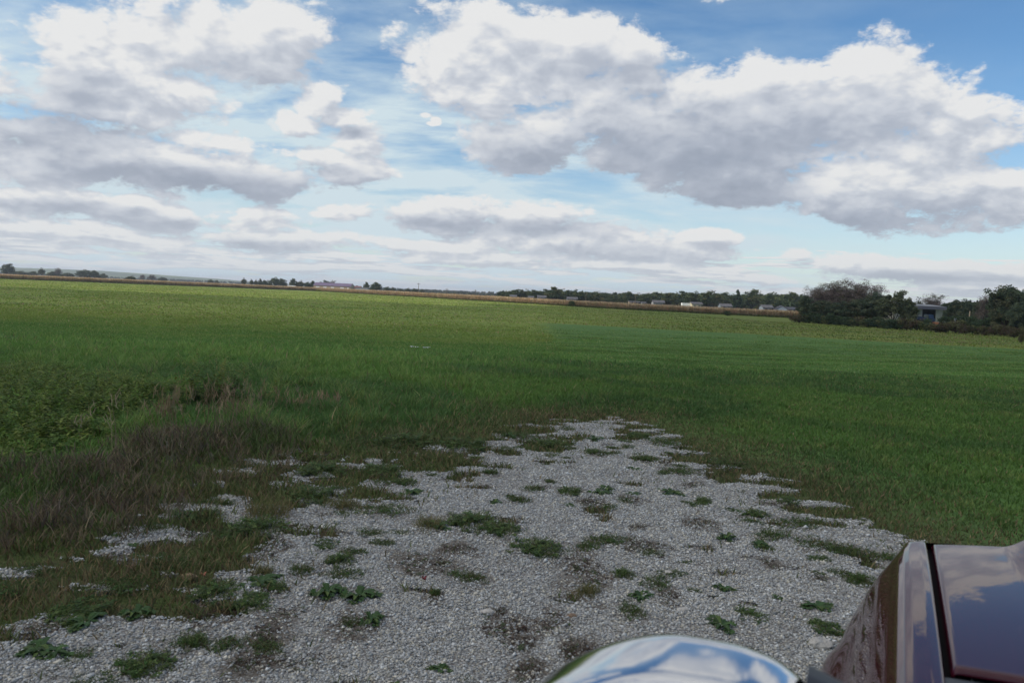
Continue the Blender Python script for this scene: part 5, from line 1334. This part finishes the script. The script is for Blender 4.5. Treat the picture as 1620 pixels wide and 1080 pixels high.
rock(1296, 1022, .062, .035, 'pale grey rock on the gravel beside the maroon truck')
rock(1080, 967, .04, .018, 'flat pale stone right of the tan grass tuft on the gravel')
rock(772, 968, .045, .016, 'flat pale stone bedded in the gravel at lower centre')
rock(1058, 905, .035, .015, 'small flat pale stone left of the maroon truck', )
rock(298, 914, .05, .02, 'tan flat stone at the left edge of the gravel', (0.25, .18, .11))
rock(905, 975, .03, .015, 'brownish stone just below the tan grass tuft', (0.20, .14, .10))
leaf(322, 917, .018, (0.26, .10, .06), 'orange fallen leaf on the gravel beside the left leafy weeds')
leaf(671, 921, .017, (0.13, .02, .025), 'dark red fallen leaf on the gravel in the lower centre')
leaf(205, 905, .03, (0.12, .08, .05), 'brown fallen leaf at the grassy left edge of the gravel')
stalks(345, 645, 60, .95, .30, 'tall wispy green plant with small yellow flowers behind the dried weeds', 'tall_weed', (0.075, .13, .025), (0.16, .18, .04), True, 5)
stalks(352, 692, 46, .75, .22, 'clump of tall tan dry grass heads, right of two at the left', 'dry_grass_clump', (0.17, .13, .075), (0.24, .18, .11), False, 6)
stalks(272, 700, 30, .70, .13, 'clump of tall tan dry grass heads, left of two at the left', 'dry_grass_clump', (0.17, .13, .075), (0.24, .18, .11), False, 7)
stalks(485, 655, 36, .38, .30, 'low clump of tan dry grass at the far left edge of the gravel', 'dry_grass_clump', (0.22, .16, .10), (0.14, .12, .05), False, 8)
stalks(165, 722, 5, .75, .16, 'few pale seed heads standing above the dark dried weeds', 'dry_grass_clump', (0.20, .16, .10), (0.26, .21, .13), False, 9)
stalks(562, 700, 7, .62, .05, 'single tall thin yellow green stalk at the left rim of the gravel', 'tall_weed', (0.10, .13, .03), (0.2, .18, .06), False, 10)

# ------------------------------------------------------------------ cloud overhead that shades the near field, and the haze of the air
def cloud_material():
    m_ = bpy.data.materials.new('cloud vapour'); m_.use_nodes = True
    T = NT(m_.node_tree); nt = m_.node_tree; out = nt.nodes['Material Output']; nt.nodes.remove(nt.nodes['Principled BSDF'])
    tl = T.n('ShaderNodeBsdfTranslucent', i={'Color': (1.0, 0.99, 0.98, 1)}); df = T.n('ShaderNodeBsdfDiffuse', i={'Color': (0.85, 0.85, 0.86, 1)}); tp = T.n('ShaderNodeBsdfTransparent')
    mx = T.n('ShaderNodeMixShader', i={0: 0.80, 1: df.outputs[0], 2: tl.outputs[0]})
    mx2 = T.n('ShaderNodeMixShader', i={0: 0.50, 1: mx.outputs[0], 2: tp.outputs[0]})
    nt.links.new(mx2.outputs[0], out.inputs[0]); return m_
def build_cloud():
    H = 620.0; off = Vector((S.x, S.y)) * (H / S.z)     # the cloud stands towards the sun from the ground it shades
    # shaded ground: rim in ground coordinates
    rim = [(-700, -500), (900, -500), (1100, 900), (420, 760), (300, 330), (140, 330), (20, 300), (-12, 190), (-90, 165), (-250, 170), (-560, 150)]
    P = np.array(rim, float); n = 70
    gx, gy = np.meshgrid(np.linspace(-760, 1150, n), np.linspace(-560, 960, n)); x, y = gx.ravel(), gy.ravel()
    sd = poly_sd(x, y, P) + 60 * (fbm(x, y, 0.012, 4, 91) - 0.5)
    i = np.arange(n * n).reshape(n, n); F = np.stack([i[:-1, :-1], i[:-1, 1:], i[1:, 1:], i[1:, :-1]], -1).reshape(-1, 4)
    F = F[sd[F].max(1) > 0]; t_ = np.sqrt(np.clip(sd / 160, 0, 1))
    top = H + 120 * t_ * (0.7 + 0.6 * fbm(x, y, 0.01, 4, 93)); bot = H - 18 * t_ * fbm(x, y, 0.02, 3, 94)
    V = np.vstack([np.stack([x + off.x, y + off.y, top], 1), np.stack([x + off.x, y + off.y, bot], 1)])
    F = np.vstack([F, F[:, ::-1] + n * n])
    link('clouds', mesh_np('clouds', V, F, None, True, [cloud_material()]), kind='structure')
build_cloud()
def build_haze():
    hz = bpy.data.materials.new('haze air'); hz.use_nodes = True; nt = hz.node_tree; T = NT(nt)
    nt.nodes.remove(nt.nodes['Principled BSDF'])
    v = T.n('ShaderNodeVolumePrincipled', i={'Color': (0.80, 0.88, 1.0, 1), 'Density': 0.00015, 'Anisotropy': 0.2})
    nt.links.new(v.outputs[0], nt.nodes['Material Output'].inputs['Volume'])
    o = boxes('haze', [(-7200, 7200, -80, 9100, -4.0, 60.0)], hz, kind='stuff')
HAZE = True
if HAZE: build_haze()
